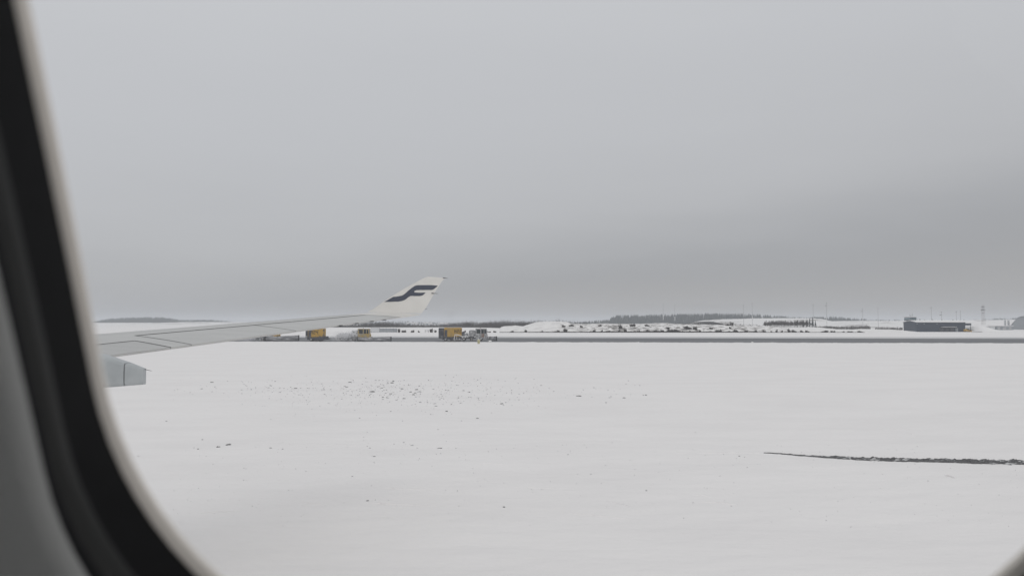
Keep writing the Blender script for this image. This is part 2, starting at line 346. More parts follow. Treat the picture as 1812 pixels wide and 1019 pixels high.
for (xa, ya, xb_, yb, hgt) in [(385, 786, 640, 788, .025), (640, 789, 870, 797, .025), (1180, 801, 1345, 801.5, .05), (345, 906, 425, 903, .05), (530, 889, 570, 890, .04), (640, 888, 780, 894, .045), (670, 864, 770, 868, .04), (900, 862, 1010, 864, .035), (1060, 880, 1130, 898, .035), (1235, 884, 1300, 890, .045), (1220, 870, 1260, 874, .04), (1600, 768, 1618, 770, .06), (1672, 840, 1690, 846, .06), (1000, 905, 1120, 915, .035), (840, 820, 900, 823, .03)]:
    A, B = gp(xa, ya), gp(xb_, yb); rows = []; k = max(8, int((B - A).length * 5))
    for i in range(k + 1):
        u = i / k; p = A.lerp(B, u); e = math.sin(math.pi * u) ** .5; w2 = .10 * (1 + .5 * fbm(p.x * 2, 5)) * (p.y / 30); gz = ground_h(p.x, p.y)
        hh = hgt * e * (.7 + .8 * fbm(p.x * 1.5, 3, xa)) ; yy = p.y + .12 * fbm(p.x, 1)
        rows.append([(p.x, yy - w2, gz - .03), (p.x, yy - w2 * .25, gz + hh), (p.x, yy + w2 * .3, gz + hh * .8), (p.x, yy + w2, gz - .03)])
    m_ = MB(); m_.grid(rows); tag(m_.build('snow_ridge', M['snow']), 'faint wind-blown ridge on the near snow', None, None, 'structure')

# ------------------------------------------------------------------ the airliner: window wall, wing, winglet
air = empty('airliner', (0, 0, 0))
tag(air, 'airliner with grey wing and white upturned winglet, seen through its own dark-framed window', 'airliner')
RIN = 2.64; TH0 = R(22.5); DPAN = 0.150; XC = 0.0247
wc = Vector((0, DPAN * math.cos(PITCH), EYE + DPAN * math.sin(PITCH)))
YC, ZC = wc.y - RIN * math.cos(TH0), wc.z - RIN * math.sin(TH0)
def wmap(X, s, n):
    th = TH0 + s / RIN; r = RIN + n
    return (X, YC + r * math.cos(th), ZC + r * math.sin(th))
def rloop(hw, sb, st, rad, rtop, nc=18, ns=6):
    pts = []
    def arc(cx_, cs, a0, r_):
        for i in range(nc): a = a0 + (math.pi / 2) * i / nc; pts.append((cx_ + r_ * math.cos(a), cs + r_ * math.sin(a)))
    def line(p, q):
        for i in range(ns): pts.append((p[0] + (q[0] - p[0]) * i / ns, p[1] + (q[1] - p[1]) * i / ns))
    arc(-hw + rad, sb + rad, math.pi, rad); line((-hw + rad, sb), (hw - rad, sb))
    arc(hw - rad, sb + rad, 1.5 * math.pi, rad); line((hw, sb + rad), (hw, st - rtop))
    arc(hw - rtop, st - rtop, 0, rtop); line((hw - rtop, st), (-hw + rtop, st))
    arc(-hw + rtop, st - rtop, math.pi / 2, rtop); line((-hw, st - rtop), (-hw, sb + rad))
    return [(p[0] + XC, p[1]) for p in pts]
PAN = (0.1233, -0.122, 0.226, 0.080, 0.085)
LIP = (0.1210, -0.119, 0.222, 0.088, 0.09)
def lerp_loop(t_, grow=0.0):
    a = [PAN[i] + (LIP[i] - PAN[i]) * t_ for i in range(5)]
    return rloop(a[0] + grow, a[1] - grow, a[2] + grow, a[3] + grow, a[4] + grow)
def loft(mb_, stations):
    loops = [[wmap(x, s, n_) for x, s in lp] for lp, n_ in stations]
    N_ = len(loops[0])
    mb_.add([p for l in loops for p in l], [(j * N_ + i, j * N_ + (i + 1) % N_, (j + 1) * N_ + (i + 1) % N_, (j + 1) * N_ + i) for j in range(len(loops) - 1) for i in range(N_)])
def rect_loop(h):                           # radial projection of the window loop on a square outline
    out_ = []
    for x, s in lerp_loop(0):
        dx, ds = x - XC, s - 0.055; k = h / max(abs(dx), abs(ds)); out_.append((XC + dx * k, 0.055 + ds * k))
    return out_
HW = 0.42
def blend(a, b, t_): return [(p[0] + (q[0] - p[0]) * t_, p[1] + (q[1] - p[1]) * t_) for p, q in zip(a, b)]
wall = MB()
ro = rect_loop(HW); ri = lerp_loop(0, 0.004)
loft(wall, [(blend(ro, ri, t_), -0.0015) for t_ in (0, .2, .4, .6, .8, .95, 1)] + [(lerp_loop(0, 0.0015), -0.0008), (lerp_loop(0, 0.0003), 0.0008), (lerp_loop(0.02), 0.0022)])
# cabin lining: a length of the tube round the window panel, and the floor
XL0, XL1 = -6.5, float(2.3)  # unseen tube, ends left open and length set to light the panel
xb = [XL0, -5, -2, XC - HW + 0.02, XC + HW - 0.02, 2, XL1]
tw = [(-HW + 0.02 + 0.055 + 0.05 * i) for i in range(0, 17)]; tw[-1] = HW - 0.02 + 0.055
th_w = [s / RIN for s in tw]
th = th_w + [th_w[-1] + (2 * math.pi - (th_w[-1] - th_w[0])) * i / 60 for i in range(1, 61)]
def tube_part(n_off):
    m2 = MB(); nx, nt_ = len(xb), len(th)
    vs = [wmap(x, a * RIN, n_off) for x in xb for a in th]
    fs = []
    for i in range(nx - 1):
        for j in range(nt_ - 1):
            if i == 3 and j < len(th_w) - 1: continue
            fs.append((i * nt_ + j, i * nt_ + j + 1, (i + 1) * nt_ + j + 1, (i + 1) * nt_ + j))
    m2.add(vs, fs); return m2
tl = tube_part(0.0); wall.add(tl.v, tl.f)
wall.build('cabin_lining', M['panel'], air, smooth=True)
fl = MB(); fl.box(XL0, XL1, YC - 2.50, YC + 2.50, ZC - 0.62, ZC - 0.5); fl.build('cabin_floor', M['floor'], air)
sk = tube_part(0.036)
loft(sk, [(rect_loop(HW), 0.036), (blend(rect_loop(HW), lerp_loop(1, 0.014), .5), 0.036), (lerp_loop(1, 0.014), 0.036), (lerp_loop(1, 0.010), 0.033), (lerp_loop(1, 0.006), 0.0287)])
sk.build('fuselage_skin', M['skin'], air, smooth=True)
win = MB()
loft(win, [(lerp_loop(0.02), 0.0022), (lerp_loop(0.12, -0.0002), 0.0035), (lerp_loop(0.2, 0.0006), 0.0055)])
win.mi = 1
loft(win, [(lerp_loop(0.2, 0.0006), 0.0055), (lerp_loop(0.28, 0.0002), 0.0072), (lerp_loop(0.42, 0.0), 0.0098), (lerp_loop(0.5, 0.0008), 0.0112)])
win.mi = 0
loft(win, [(lerp_loop(0.5, 0.0008), 0.0112), (lerp_loop(0.7, 0.0006), 0.015), (lerp_loop(0.95, 0.0), 0.0205), (lerp_loop(1.0, 0.0), 0.0215)])
wf = win.build('window_frame', [M['rubber'], M['ledge_sheen']], air, smooth=True)
rim = MB(); loft(rim, [(lerp_loop(1.0, 0.0), 0.0216), (lerp_loop(1.0, -0.0004), 0.0235), (lerp_loop(1.0, -0.0002), 0.0258), (lerp_loop(1.0, 0.0003), 0.0276), (lerp_loop(1.0, 0.006), 0.0285)])
rim.build('pane_rim', M['rim'], wf, smooth=True)
pn = MB(); lp = lerp_loop(1.0, -0.0002)
pn.add([wmap(x, s, 0.0252) for x, s in lp], [tuple(range(len(lp)))])
pn.build('pane', M['pane'], wf, smooth=False)

# wing
def te_x(u): return -13.36 + 0.38 * u
def phi(u): return R(30) * sstep(27.0, 22.0, u)
def wpt(u, c, side, dz=0.0):
    f = phi(u); L = (te_x(u) + 21.35 - 0.6 * u) / (math.cos(f) + 0.6 * math.sin(f))
    X = te_x(u) - L * (1 - c) * math.cos(f); Y = u + L * (1 - c) * math.sin(f)
    z = 4.245 + 0.075 * Y
    sh = math.sqrt(max(c, 0)) * (1 - c) * 2.6
    T = 0.030 * sh if side > 0 else -0.075 * sh - 0.006 * min(1, c * 3)
    return (X, Y, z + L * T + dz)
CU = [0, .004, .012, .03, .06, .1, .16, .23, .3, .38, .46, .54, .62, .7, .78, .86, .93, 1.0]
def wing_piece(m2, u0, u1, c0, c1, nu=14):
    cs = [c0] + [c for c in CU if c0 < c < c1] + [c1]
    rows = []
    for i in range(nu + 1):
        u = u0 + (u1 - u0) * i / nu
        rows.append([wpt(u, c, 1) for c in cs] + [wpt(u, c, -1) for c in reversed(cs)])
    n = len(rows[0]); k = len(m2.v)
    m2.add([p for r in rows for p in r], [(j * n + i, j * n + (i + 1) % n, (j + 1) * n + (i + 1) % n, (j + 1) * n + i) for j in range(nu) for i in range(n)] + [tuple(range(n))[::-1], tuple(range(nu * n, nu * n + n))])
HF, HA = 0.68, 0.47
U_F, U_A0, U_A1, U_A2, U_T = 16.45, 17.0, 20.43, 25.6, 27.0
wb = MB()
wing_piece(wb, 0.6, U_F + 0.02, 0, HF, 40); wing_piece(wb, U_F + 0.02, U_A0 - 0.02, 0, 1.0, 3)
wing_piece(wb, U_A0 - 0.02, U_A2 + 0.02, 0, HA, 30); 
wing = wb.build('wing', M['wing'], air, smooth=False)
tp_ = MB(); wing_piece(tp_, U_A2 + 0.025, U_T, 0, 1.0, 8); tp_.build('wing_tip', M['white'], wing)
def surf(name, u0, u1, c0, m):
    p = MB(); wing_piece(p, u0, u1, c0, 1.0, 16); return p.build(name, m, wing)
surf('flap', 0.6, U_F - 0.01, HF + 0.006, M['wing_flap'])
surf('aileron', U_A0 + 0.01, U_A1 - 0.015, HA + 0.008, M['wing'])
surf('aileron', U_A1 + 0.015, U_A2 - 0.01, HA + 0.010, M['wing'])
# dark seals lying in and over the gaps
sl_ = MB()
def seam(m2, pts, wdt):                    # thin strip on the upper surface through (u, c) points
    for (a, b) in zip(pts, pts[1:]):
        k = 10; rows = []
        for i in range(k + 1):
            t_ = i / k; u, c = a[0] + (b[0] - a[0]) * t_, a[1] + (b[1] - a[1]) * t_
            p = Vector(wpt(u, c, 1, 0.003)); q = Vector(wpt(u + (b[0] - a[0]) * .01, c + (b[1] - a[1]) * .01, 1, 0.003))
            d = (q - p).normalized(); s_ = Vector((-d.y, d.x, 0)).normalized() * wdt / 2
            def zz(v): v = v.copy(); return v
            rows.append([tuple(p - s_), tuple(p + s_)])
        m2.grid(rows)
seam(sl_, [(0.8, HF), (U_F, HF)], 0.075); seam(sl_, [(U_F, HF), (U_F, 1.0)], 0.05)
seam(sl_, [(U_A0, HA), (U_A1, HA + .004), (U_A2, HA + .006)], 0.11); seam(sl_, [(U_A0, HA), (U_A0, 1.0)], 0.03)
seam(sl_, [(U_A1, HA), (U_A1, 1.0)], 0.03); seam(sl_, [(U_A2, HA), (U_A2, 1.0)], 0.08)
sl_.build('gap_seal', M['gap'], wing)
lb = MB(); seam(lb, [(2.0, 0.14), (U_T - 0.1, 0.16)], 0.02); seam(lb, [(14, 0.3), (U_A2, 0.3)], 0.012)
lb.build('panel_joint', mat('joint_grey', (0.25, 0.25, 0.255), 0.6), wing)
for u in (22.4, 23.2, 24.0, 24.7):
    p = Vector(wpt(u, 1.0, 1)); hb = MB(); hb.box(p.x - 0.22, p.x + 0.03, p.y - 0.12, p.y + 0.12, p.z - 0.036, p.z - 0.012, 0.006)
    hb.build('hinge_fairing', M['dark_metal'], wing)

# winglet: stations of leading/trailing edge, each at its own distance
WS = [(650, 551.6, 746, 554.0, 27.02), (658, 548.0, 749, 550.5, 27.06), (668, 541.5, 753, 545.5, 27.11), (679, 533.5, 757.5, 538.0, 27.18), (695, 523, 763, 528.5, 27.28), (713, 512, 769.5, 517.5, 27.40),
      (732, 501.5, 776.5, 506, 27.52), (746, 494, 782, 498, 27.61), (752.5, 491.0, 785, 494.3, 27.65), (757, 489.8, 788, 491.8, 27.68)]
def winglet_pt(t_, c, off=0.0):
    k = min(int(t_ * (len(WS) - 1)), len(WS) - 2); f = t_ * (len(WS) - 1) - k
    a, b = WS[k], WS[k + 1]; L = [a[i] + (b[i] - a[i]) * f for i in range(5)]
    p, q = dp(L[0], L[1], L[4]), dp(L[2], L[3], L[4] + 0.05)
    v = p.lerp(q, c); th_ = 0.055 * (q - p).length * math.sqrt(max(c, 0)) * (1 - c) * 2.6 + 0.004
    nrm = Vector((0.05, -0.97, -0.22)).normalized()
    return v, th_, nrm
rows = []
CC = [0, .01, .04, .1, .2, .32, .45, .6, .75, .9, 1.0]
for i in range(28):
    t_ = i / 27; r1, r2 = [], []
    for c in CC:
        v, h, nn = winglet_pt(t_, c); r1.append(tuple(v + nn * h * 0.5)); r2.append(tuple(v - nn * h))
    rows.append(r1 + r2[::-1])
m2 = MB(); n = len(rows[0])
m2.add([p for r in rows for p in r], [(j * n + i, j * n + (i + 1) % n, (j + 1) * n + (i + 1) % n, (j + 1) * n + i) for j in range(27) for i in range(n)] + [tuple(range(n))[::-1], tuple(range(27 * n, 28 * n))])
wl = m2.build('winglet', M['white'], wing, smooth=True)
mod = wl.modifiers.new('edge', 'EDGE_SPLIT'); mod.split_angle = R(40)
# emblem: a flowing letter F laid 3 mm proud of the inner face
LG = [(272, 432), (325, 402), (380, 370), (430, 366), (485, 356), (515, 337), (560, 297), (600, 265), (640, 240), (665, 233), (700, 231), (770, 230), (840, 231), (915, 240), (895, 260), (870, 280), (850, 288), (830, 290), (760, 289), (700, 288), (660, 290), (640, 297), (630, 308), (640, 316), (670, 319), (720, 320), (770, 320), (752, 338), (735, 351), (718, 357), (700, 360), (650, 360), (610, 358), (585, 360), (560, 374), (535, 396), (510, 410), (480, 420), (440, 425), (380, 427), (320, 430)]
lv = []
def winglet_inv(x, y):                     # which point of the winglet face lies in direction (x, y)
    best = None
    for i in range(0, 401):
        t_ = i / 400; k = min(int(t_ * (len(WS) - 1)), len(WS) - 2); f = t_ * (len(WS) - 1) - k
        a, b = WS[k], WS[k + 1]; L = [a[j] + (b[j] - a[j]) * f for j in range(4)]
        c = (x - L[0]) / (L[2] - L[0]); yy = L[1] + (L[3] - L[1]) * c
        if best is None or abs(yy - y) < best[0]: best = (abs(yy - y), t_, max(0.015, min(0.985, c)))
    return best[1], best[2]
bm = bmesh.new()
for X_, Y_ in LG:
    t_, c = winglet_inv(640 + X_ / 6.79, 470 + Y_ / 6.79); v, h, nn = winglet_pt(t_, c); bm.verts.new(v + nn * (h * 0.5 + 0.004))
bm.faces.new(bm.verts); bmesh.ops.triangulate(bm, faces=bm.faces)
bmesh.ops.subdivide_edges(bm, edges=list(bm.edges), cuts=3, use_grid_fill=True)
me = bpy.data.meshes.new('emblem')
# re-seat the inner vertices on the curved face
inv = Vector((0, 0, EYE))
for v in bm.verts:
    d = v.co - inv; x = 906 + FPX * d.x / (d.y * math.cos(PITCH) + d.z * math.sin(PITCH)); y = 509.5 - FPX * (d.z * math.cos(PITCH) - d.y * math.sin(PITCH)) / (d.y * math.cos(PITCH) + d.z * math.sin(PITCH))
    t_, c = winglet_inv(x, y); q, h, nn = winglet_pt(t_, c); v.co = q + nn * (h * 0.5 + 0.005)
bmesh.ops.recalc_face_normals(bm, faces=bm.faces); bm.to_mesh(me); bm.free()
em = link('emblem', me, M['navy'], wing)
for (x0, y0, x1, y1, D) in ((763.5, 518.6, 775, 519.4, 27.4), (744, 546.2, 756, 546.8, 27.15), (784, 491.4, 792, 492.6, 27.7)):
    q = MB(); q.tube(dp(x0, y0, D), dp(x1, y1, D + .02), 0.014, 0.005); q.build('static_wick', M['dark_metal'], wing)
# flap track fairing below the trailing edge
FY = 13.0
def fz(y): return pz(y, FY)
def fairing(m2, xa, xb_, f0):
    k = 14; rows = []
    for i in range(k + 1):
        X = xa + (xb_ - xa) * i / k; p = pxof(X, FY)
        ta = interp([(-400, 612), (-200, 606), (60, 606), (183, 626.5), (220, 638.5), (258, 651.5)], p); ba = interp([(-420, 614), (-250, 670), (0, 692), (120, 690), (183, 686), (258, 680)], p)
        zt, zb = fz(ta), fz(ba); wdt = interp([(-400, .03), (-150, .2), (100, .25), (225, .16), (258, .05)], p); cz, hz = (zt + zb) / 2, (zt - zb) / 2
        rw = []
        for j in range(20):
            a = 2 * math.pi * j / 20; ca, sa = math.cos(a), math.sin(a); e = 0.30
            rw.append((X, FY + wdt * math.copysign(abs(ca) ** e, ca), cz + hz * math.copysign(abs(sa) ** e, sa)))
        rows.append(rw)
    n = 20
    m2.add([p for r in rows for p in r], [(j * n + i, j * n + (i + 1) % n, (j + 1) * n + (i + 1) % n, (j + 1) * n + i) for j in range(k) for i in range(n)] + [tuple(range(n))[::-1], tuple(range(k * n, k * n + n))])
xt = px(258, FY); xm = px(229, FY)
q = MB(); fairing(q, px(-400, FY), xm - 0.008, 0); fa = q.build('flap_track_fairing', M['fairing'], air, smooth=True)
mod = fa.modifiers.new('edge', 'EDGE_SPLIT'); mod.split_angle = R(50)
q = MB(); fairing(q, xm + 0.008, xt, 0); ft = q.build('fairing_tail', M['fairing'], fa, smooth=True)
mod = ft.modifiers.new('edge', 'EDGE_SPLIT'); mod.split_angle = R(50)
q = MB(); q.box(xm - .012, xm + .012, FY - .12, FY + .12, fz(678), fz(646)); q.build('joint_gap', M['mast'], fa)
q = MB(); q.tube((xt - .01, FY, fz(653)), (xt + 0.11, FY, fz(656)), 0.005, 0.003); q.build('static_wick', M['dark_metal'], fa)

# ------------------------------------------------------------------ snow clearing convoy on the runway
STROKES = {'H': [(0, 0, .18, 1), (.62, 0, .8, 1), (.18, .42, .62, .58)], '2': [(0, .86, .8, 1), (.62, .56, .8, .86), (0, .43, .8, .56), (0, .14, .18, .43), (0, 0, .8, .14)],
           '4': [(0, .42, .18, 1), (.18, .42, .62, .56), (.62, 0, .8, 1)]}
def number(parent, text, x, y, z, h, m):
    q = MB()
    for i, ch in enumerate(text):
        ox = x + i * h * 0.72
        for a, b, c, d in STROKES[ch]: q.box(ox + a * h * .68, ox + c * h * .68, y - 0.012, y, z + b * h, z + d * h)
    return q.build('fleet_number', m, parent)
def wheel(parent, x, y, r, w_, m):
    q = MB(); q.lathe([(r * .55, -w_ / 2), (r * .92, -w_ / 2), (r, -w_ * .35), (r, w_ * .35), (r * .92, w_ / 2), (r * .55, w_ / 2)], 24, 'y', (0, 0, 0))
    o = q.build('wheel', M['tyre'], parent); o.location = (x, y, r)
    q = MB(); q.lathe([(r * .2, -w_ / 2 - .04), (r * .5, -w_ / 2 - .02), (r * .56, -w_ / 2 - .005)], 16, 'y'); q.build('rim', m, o)
def trailer(loc, L, H, text, tx, label, body, dark_end, side):
    t = empty('sweeper_trailer', loc); tag(t, label, 'sweeper trailer', 'runway sweeper trailers')
    a, b = -L / 2, L / 2
    q = MB(); q.box(a + dark_end, b, -1.3, 1.3, 1.25, H, 0.12)
    for k in (.35, .66): q.box(a + dark_end + (L - dark_end) * k - .03, a + dark_end + (L - dark_end) * k + .03, -1.315, -1.29, 1.4, H - .15)
    q.build('engine_housing', body, t)
    q = MB(); q.box(a, a + dark_end - .01, -1.25, 1.25, .75, H - .12, 0.08); q.build('radiator_end', M['slate'], t)
    q = MB()
    for k in range(4): q.box(a + .12 + k * (dark_end - .2) / 4, a + .2 + k * (dark_end - .2) / 4, -1.30, -1.24, .55, 1.7)
    q.build('guard_rail', M['grey_paint'], t)
    q = MB(); q.box(a + dark_end + .15, a + dark_end + 1.05, -1.335, -1.29, .7, H - .75); q.build('side_door', M['slate'], t)
    q = MB(); q.box(a + dark_end * .6, b - .1, -1.22, 1.22, .45, 1.24, .05)
    q.prism([(a + L * .5, .3), (b, .3), (b, 1.35), (a + L * .62, 1.35)], 'y', -1.33, -1.23); q.build('skirt', M['slate'], t)
    q = MB(); q.box(a + dark_end + .1, b - .1, -1.2, 1.2, H - .01, H + .10, .04); q.build('roof_snow', M['snow_clean'], t)
    q = MB(); q.path([(b, -.5, .8), (b + 1.6, 0, .75)], .09).path([(b, .5, .8), (b + 1.6, 0, .75)], .09).box(b + .02, b + .9, -1.15, 1.15, .5, 2.9 if side else 1.5, .05); q.build('drawbar', M['slate'], t)
    for xw in (a + L * .30, b - L * .22): 
        for s_ in (-1, 1): wheel(t, xw, s_ * 1.12, .52, .34, M['grey_paint'])
    q = MB()
    q.tube((a + L * .55, -1.05, .52), (a + L * .55, 1.05, .52), .5, n=18); q.build('brush_drum', M['bristle'], t)
    number(t, text, tx, -1.318, H - 1.72, 1.15, M['black_paint'])
    return t
def blade(parent, xa, xb_, ya, yb, h, wing_up):
    rows = []
    for i in range(21):
        u = i / 20; X, Y = xa + (xb_ - xa) * u, ya + (yb - ya) * u; hh = h * (1 + wing_up * abs(u - .5)) ; row = []
        for j in range(9):
            a = -0.6 + 1.6 * j / 8
            row.append((X + .2 * math.cos(a), Y - .35 * math.cos(a * 1.3) + .3, .06 + hh * j / 8))
        rows.append(row)
    q = MB(); q.grid(rows); q.grid([[(p[0] + .05, p[1] + .09, p[2]) for p in r] for r in rows])
    o = q.build('plough_blade', M['blade'], parent, smooth=True)
    q = MB()
    q.grid([[(r[0][0], r[0][1] - .03, .0), (r[0][0], r[0][1] - .03, .22)] for r in rows]); q.grid([[(r[-1][0], r[-1][1] - .02, r[-1][2] - .10), (r[-1][0], r[-1][1] + .03, r[-1][2] + .08)] for r in rows])
    for r in (rows[0], rows[-1]): q.box(r[4][0] - .1, r[4][0] + .12, r[4][1] - .3, r[4][1] + .2, .0, r[-1][2] + .15)
    q.build('cutting_edge', M['black_paint'], o)
    q = MB(); xm_, ym_ = (xa + xb_) / 2, (ya + yb) / 2
    q.path([(1.6, -.5, .7), (xm_, ym_ - .1, .6)], .1).path([(1.6, .6, .7), (xm_ + .5, ym_ + .2, .6)], .1).path([(2.0, 0, 1.3), (xm_, ym_ + .1, 1.0)], .07); q.build('push_frame', M['slate'], parent)
def truck(loc, label, cabm, snowy, blade_args, group='snow plough trucks on the runway'):
    """front towards +X, cab centred near x = 0"""
    t = empty('snow_plough_truck', loc); tag(t, label, 'plough truck', group)
    q = MB(); q.box(-8.6, 2.0, -.5, .5, .75, 1.1, .03).box(-8.4, -2.4, -1.15, 1.15, 1.0, 1.3, .04); q.build('chassis', M['slate'], t)
    # cab with window openings
    cz = 3.9
    q = MB(); q.prism([(-1.9, 1.0), (1.95, 1.0), (1.95, 2.0), (1.75, 2.35), (-1.9, 2.35)], 'y', -1.28, 1.28)
    for x0, x1 in ((-1.9, -1.5), (-.28, -.02), (.78, .95), (1.5, 1.68)):
        for s_ in (-1, 1): q.box(x0, x1, s_ * 1.24 - .05, s_ * 1.24 + .05, 2.35, cz - .25)
    q.box(-1.9, 1.72, -1.28, 1.28, cz - .25, cz - .05, .04); q.box(-1.9, -1.8, -1.2, 1.2, 2.35, cz - .25); cab = q.build('cab', cabm, t)
    q = MB(); q.box(-1.48, 1.58, -1.2, 1.2, 2.36, cz - .26); q.build('cab_glass', M['glass_dark'], cab)
    q = MB(); q.box(-1.95, 1.8, -1.3, 1.3, cz - .04, cz + .12, .05); q.build('roof_snow', M['snow_clean'], cab)
    q = MB(); q.tube((-.4, .3, cz + .12), (-.4, .3, cz + .34), .11, .09, 12); q.build('beacon', M['red_paint'], cab)
    for s_ in (-1, 1):
        q = MB(); q.box(1.78, 1.9, s_ * 1.5 - .12, s_ * 1.5 + .12, 2.5, 3.3, .03).tube((1.6, s_ * 1.25, 3.35), (1.82, s_ * 1.5, 3.3), .025); q.build('mirror', M['grey_paint'], cab)
    q = MB(); q.box(.0, .9, -1.32, -1.285, 1.15, 2.3).box(.75, .88, -1.35, -1.32, 1.95, 2.02); q.build('door', M['red_paint'] if snowy else cabm, cab)
    # hood and load behind the cab, snow caked
    q = MB(); q.box(-4.0, -2.0, -1.2, 1.2, 1.3, 3.45, .22); q.build('engine_cover', M['grey_paint'] if snowy else M['crust'], t)
    bm = bmesh.new(); bmesh.ops.create_grid(bm, x_segments=46, y_segments=14, size=1)
    for v in bm.verts:
        x, y = -6.3 + v.co.x * 2.3, v.co.y * 1.25
        e = min(1, (1 - abs(v.co.y)) * 4) * min(1, (1 - abs(v.co.x)) * 5)
        v.co = Vector((x, y, 1.32 + e * (.75 + .7 * fbm(x * 1.1, y * 1.1, loc[0])) + .1 * fbm(x * 5, y * 5, 2)))
    q = MB(); q.addbm(bm); q.box(-8.5, -4.1, -1.22, 1.22, 1.0, 1.34); q.build('snow_crust', M['crust'], t)
    q = MB()
    for k in range(7): q.tube((-7.9 + k * .6, -1.2, 1.3), (-7.7 + k * .6 + .3 * (k % 2), -1.1, 2.2 + .3 * (k % 3)), .05, n=6)
    q.path([(-8.2, -1.2, 2.0), (-4.2, -1.2, 2.35), (-4.2, 1.2, 2.35), (-8.2, 1.2, 2.0), (-8.2, -1.2, 2.0)], .05); q.build('hose_rack', M['grey_paint'], t)
    q = MB(); q.prism([(-8.9, .45), (-8.55, 2.1), (-7.6, 2.1), (-6.1, 1.6), (-5.9, .9), (-6.15, .9), (-6.3, 1.45), (-7.7, 1.85), (-8.4, 1.85), (-8.65, .45)], 'y', -1.38, -1.2)
    q.box(-7.95, -7.85, -1.37, -1.25, .4, 1.8).box(-8.8, -6.0, -1.38, -1.25, .36, .48); q.build('fender', M['snow_clean'], t)
    for xw in (-7.0, -5.6, -.2):
        for s_ in (-1, 1): wheel(t, xw, s_ * 1.1, .58, .4, M['grey_paint'])
    q = MB(); q.tube((-3.2, -1.25, .55), (-3.2, 1.25, .55), .5, n=18); q.build('sweeping_brush', M['bristle'], t)
    q = MB(); q.box(-1.8, 1.9, -1.31, -1.2, .78, 1.0).box(1.9, 2.15, -1.2, 1.2, .7, 1.25, .04); q.build('bumper', M['snow_clean'] if not snowy else M['grey_paint'], t)
    blade(t, *blade_args)
    return t
def lane(x, D): return (px(x, D), D, 0.012)
# nearest group, then the two behind it to the left
trailer(lane(797, 255), 7.4, 4.25, 'H22', 1.35, 'yellow sweeper trailer marked H22 behind the snow-caked truck', M['yellow'], 1.75, True)
truck(lane(852, 255), 'snow-caked grey plough truck with a white cab roof ahead of trailer H22', M['grey_paint'], True, (2.6, 4.7, -1.6, 1.9, 1.15, .2))
trailer(lane(559, 252), 5.9, 3.95, 'H24', -1.25, 'grimy yellow sweeper trailer marked H24 just below the wing', M['yellow_dirty'], 0.75, False)
truck(lane(645, 252), 'yellow plough truck with a long low blade in the snow cloud ahead of trailer H24', M['yellow_dusty'], False, (-2.0, 8.4, -1.9, -.4, .95, .5))
truck(lane(484, 256), 'yellow plough truck mostly hidden behind the wing, its long blade showing', M['yellow_dirty'], False, (-2.2, 8.2, -1.9, -.4, 1.35, .4))
trailer(lane(402, 256), 5.9, 3.5, 'H2', -.6, 'yellow sweeper trailer hidden by the wing at the tail of the convoy', M['yellow_dirty'], 0.75, False)

# runway edge marker and lumps at the runway edge
p = gp(847, 608.2); mk = empty('runway_marker', (p.x, p.y, 0)); tag(mk, 'small pale yellow round-topped marker at the near runway edge before the snow-caked truck', 'marker')
q = MB(); q.lathe([(.33, 0), (.36, .05), (.33, .3), (.30, .62), (.36, .66)], 18); q.build('base', M['marker'], mk)
q = MB(); q.lathe([(.37, .66), (.42, .8), (.42, 1.05), (.30, 1.22), (.08, 1.28)], 18); q.build('head', M['marker'], mk)
q = MB(); q.lathe([(.33, 1.18), (.28, 1.28), (.06, 1.33)], 14); q.build('snow_cap', M['snow_clean'], mk)

def lump(x, y, w, label):
    p = gp(x, y); q = MB(); bm = bmesh.new(); bmesh.ops.create_icosphere(bm, subdivisions=2, radius=.5)
    for v in bm.verts: v.co *= 1 + .4 * mnoise.noise(v.co * 2.2 + Vector((x, 0, 0))); v.co.z = max(-.1, v.co.z * .7)
    q.addbm(bm); o = q.build('snow_lump', M['snow_clean'], smooth=True); s_ = w / FPX * p.y; o.location = p; o.scale = (s_, s_, s_); tag(o, label, 'snow lump', 'white lumps along the runway edge')
lump(867, 604.6, 7, 'white snow lump on the runway edge just right of the pale yellow marker')
lump(1331, 606, 4.5, 'lone white snow lump on the runway edge in the right half of the view')
lump(1130, 605.6, 3, 'tiny white snow lump on the runway edge right of the middle')

# ------------------------------------------------------------------ clods scattered on the snow
def clod_mesh(seed, m, flat=.55):
    bm = bmesh.new(); bmesh.ops.create_icosphere(bm, subdivisions=2, radius=.5)
    for v in bm.verts:
        k = 1 + .55 * mnoise.noise(v.co * 2.3 + Vector((seed * 3.1, 1, 2))) + .25 * mnoise.noise(v.co * 6 + Vector((seed, 5, 2)))
        v.co = Vector((v.co.x * k, v.co.y * k * .8, max(-.12, v.co.z * k * flat)))
    me = bpy.data.meshes.new('snow_clod'); bm.to_mesh(me); bm.free(); me.materials.append(m); return me
CM = [clod_mesh(i, M['clod']) for i in range(5)] + [clod_mesh(9 + i, M['clod2']) for i in range(4)]
def clod(x, y, wpx, me, label, group):
    p = gp(x, y); p.z = ground_h(p.x, p.y)
    s_ = wpx / FPX * p.y
    o = bpy.data.objects.new('snow_clod', me); col.objects.link(o); o.location = p; o.rotation_euler = (0, 0, rnd.uniform(0, 6.3)); o.scale = (s_ * rnd.uniform(.8, 1.1), s_ * rnd.uniform(.8, 1.1), s_ * rnd.uniform(.5, .8))
    tag(o, label, 'clod', group)
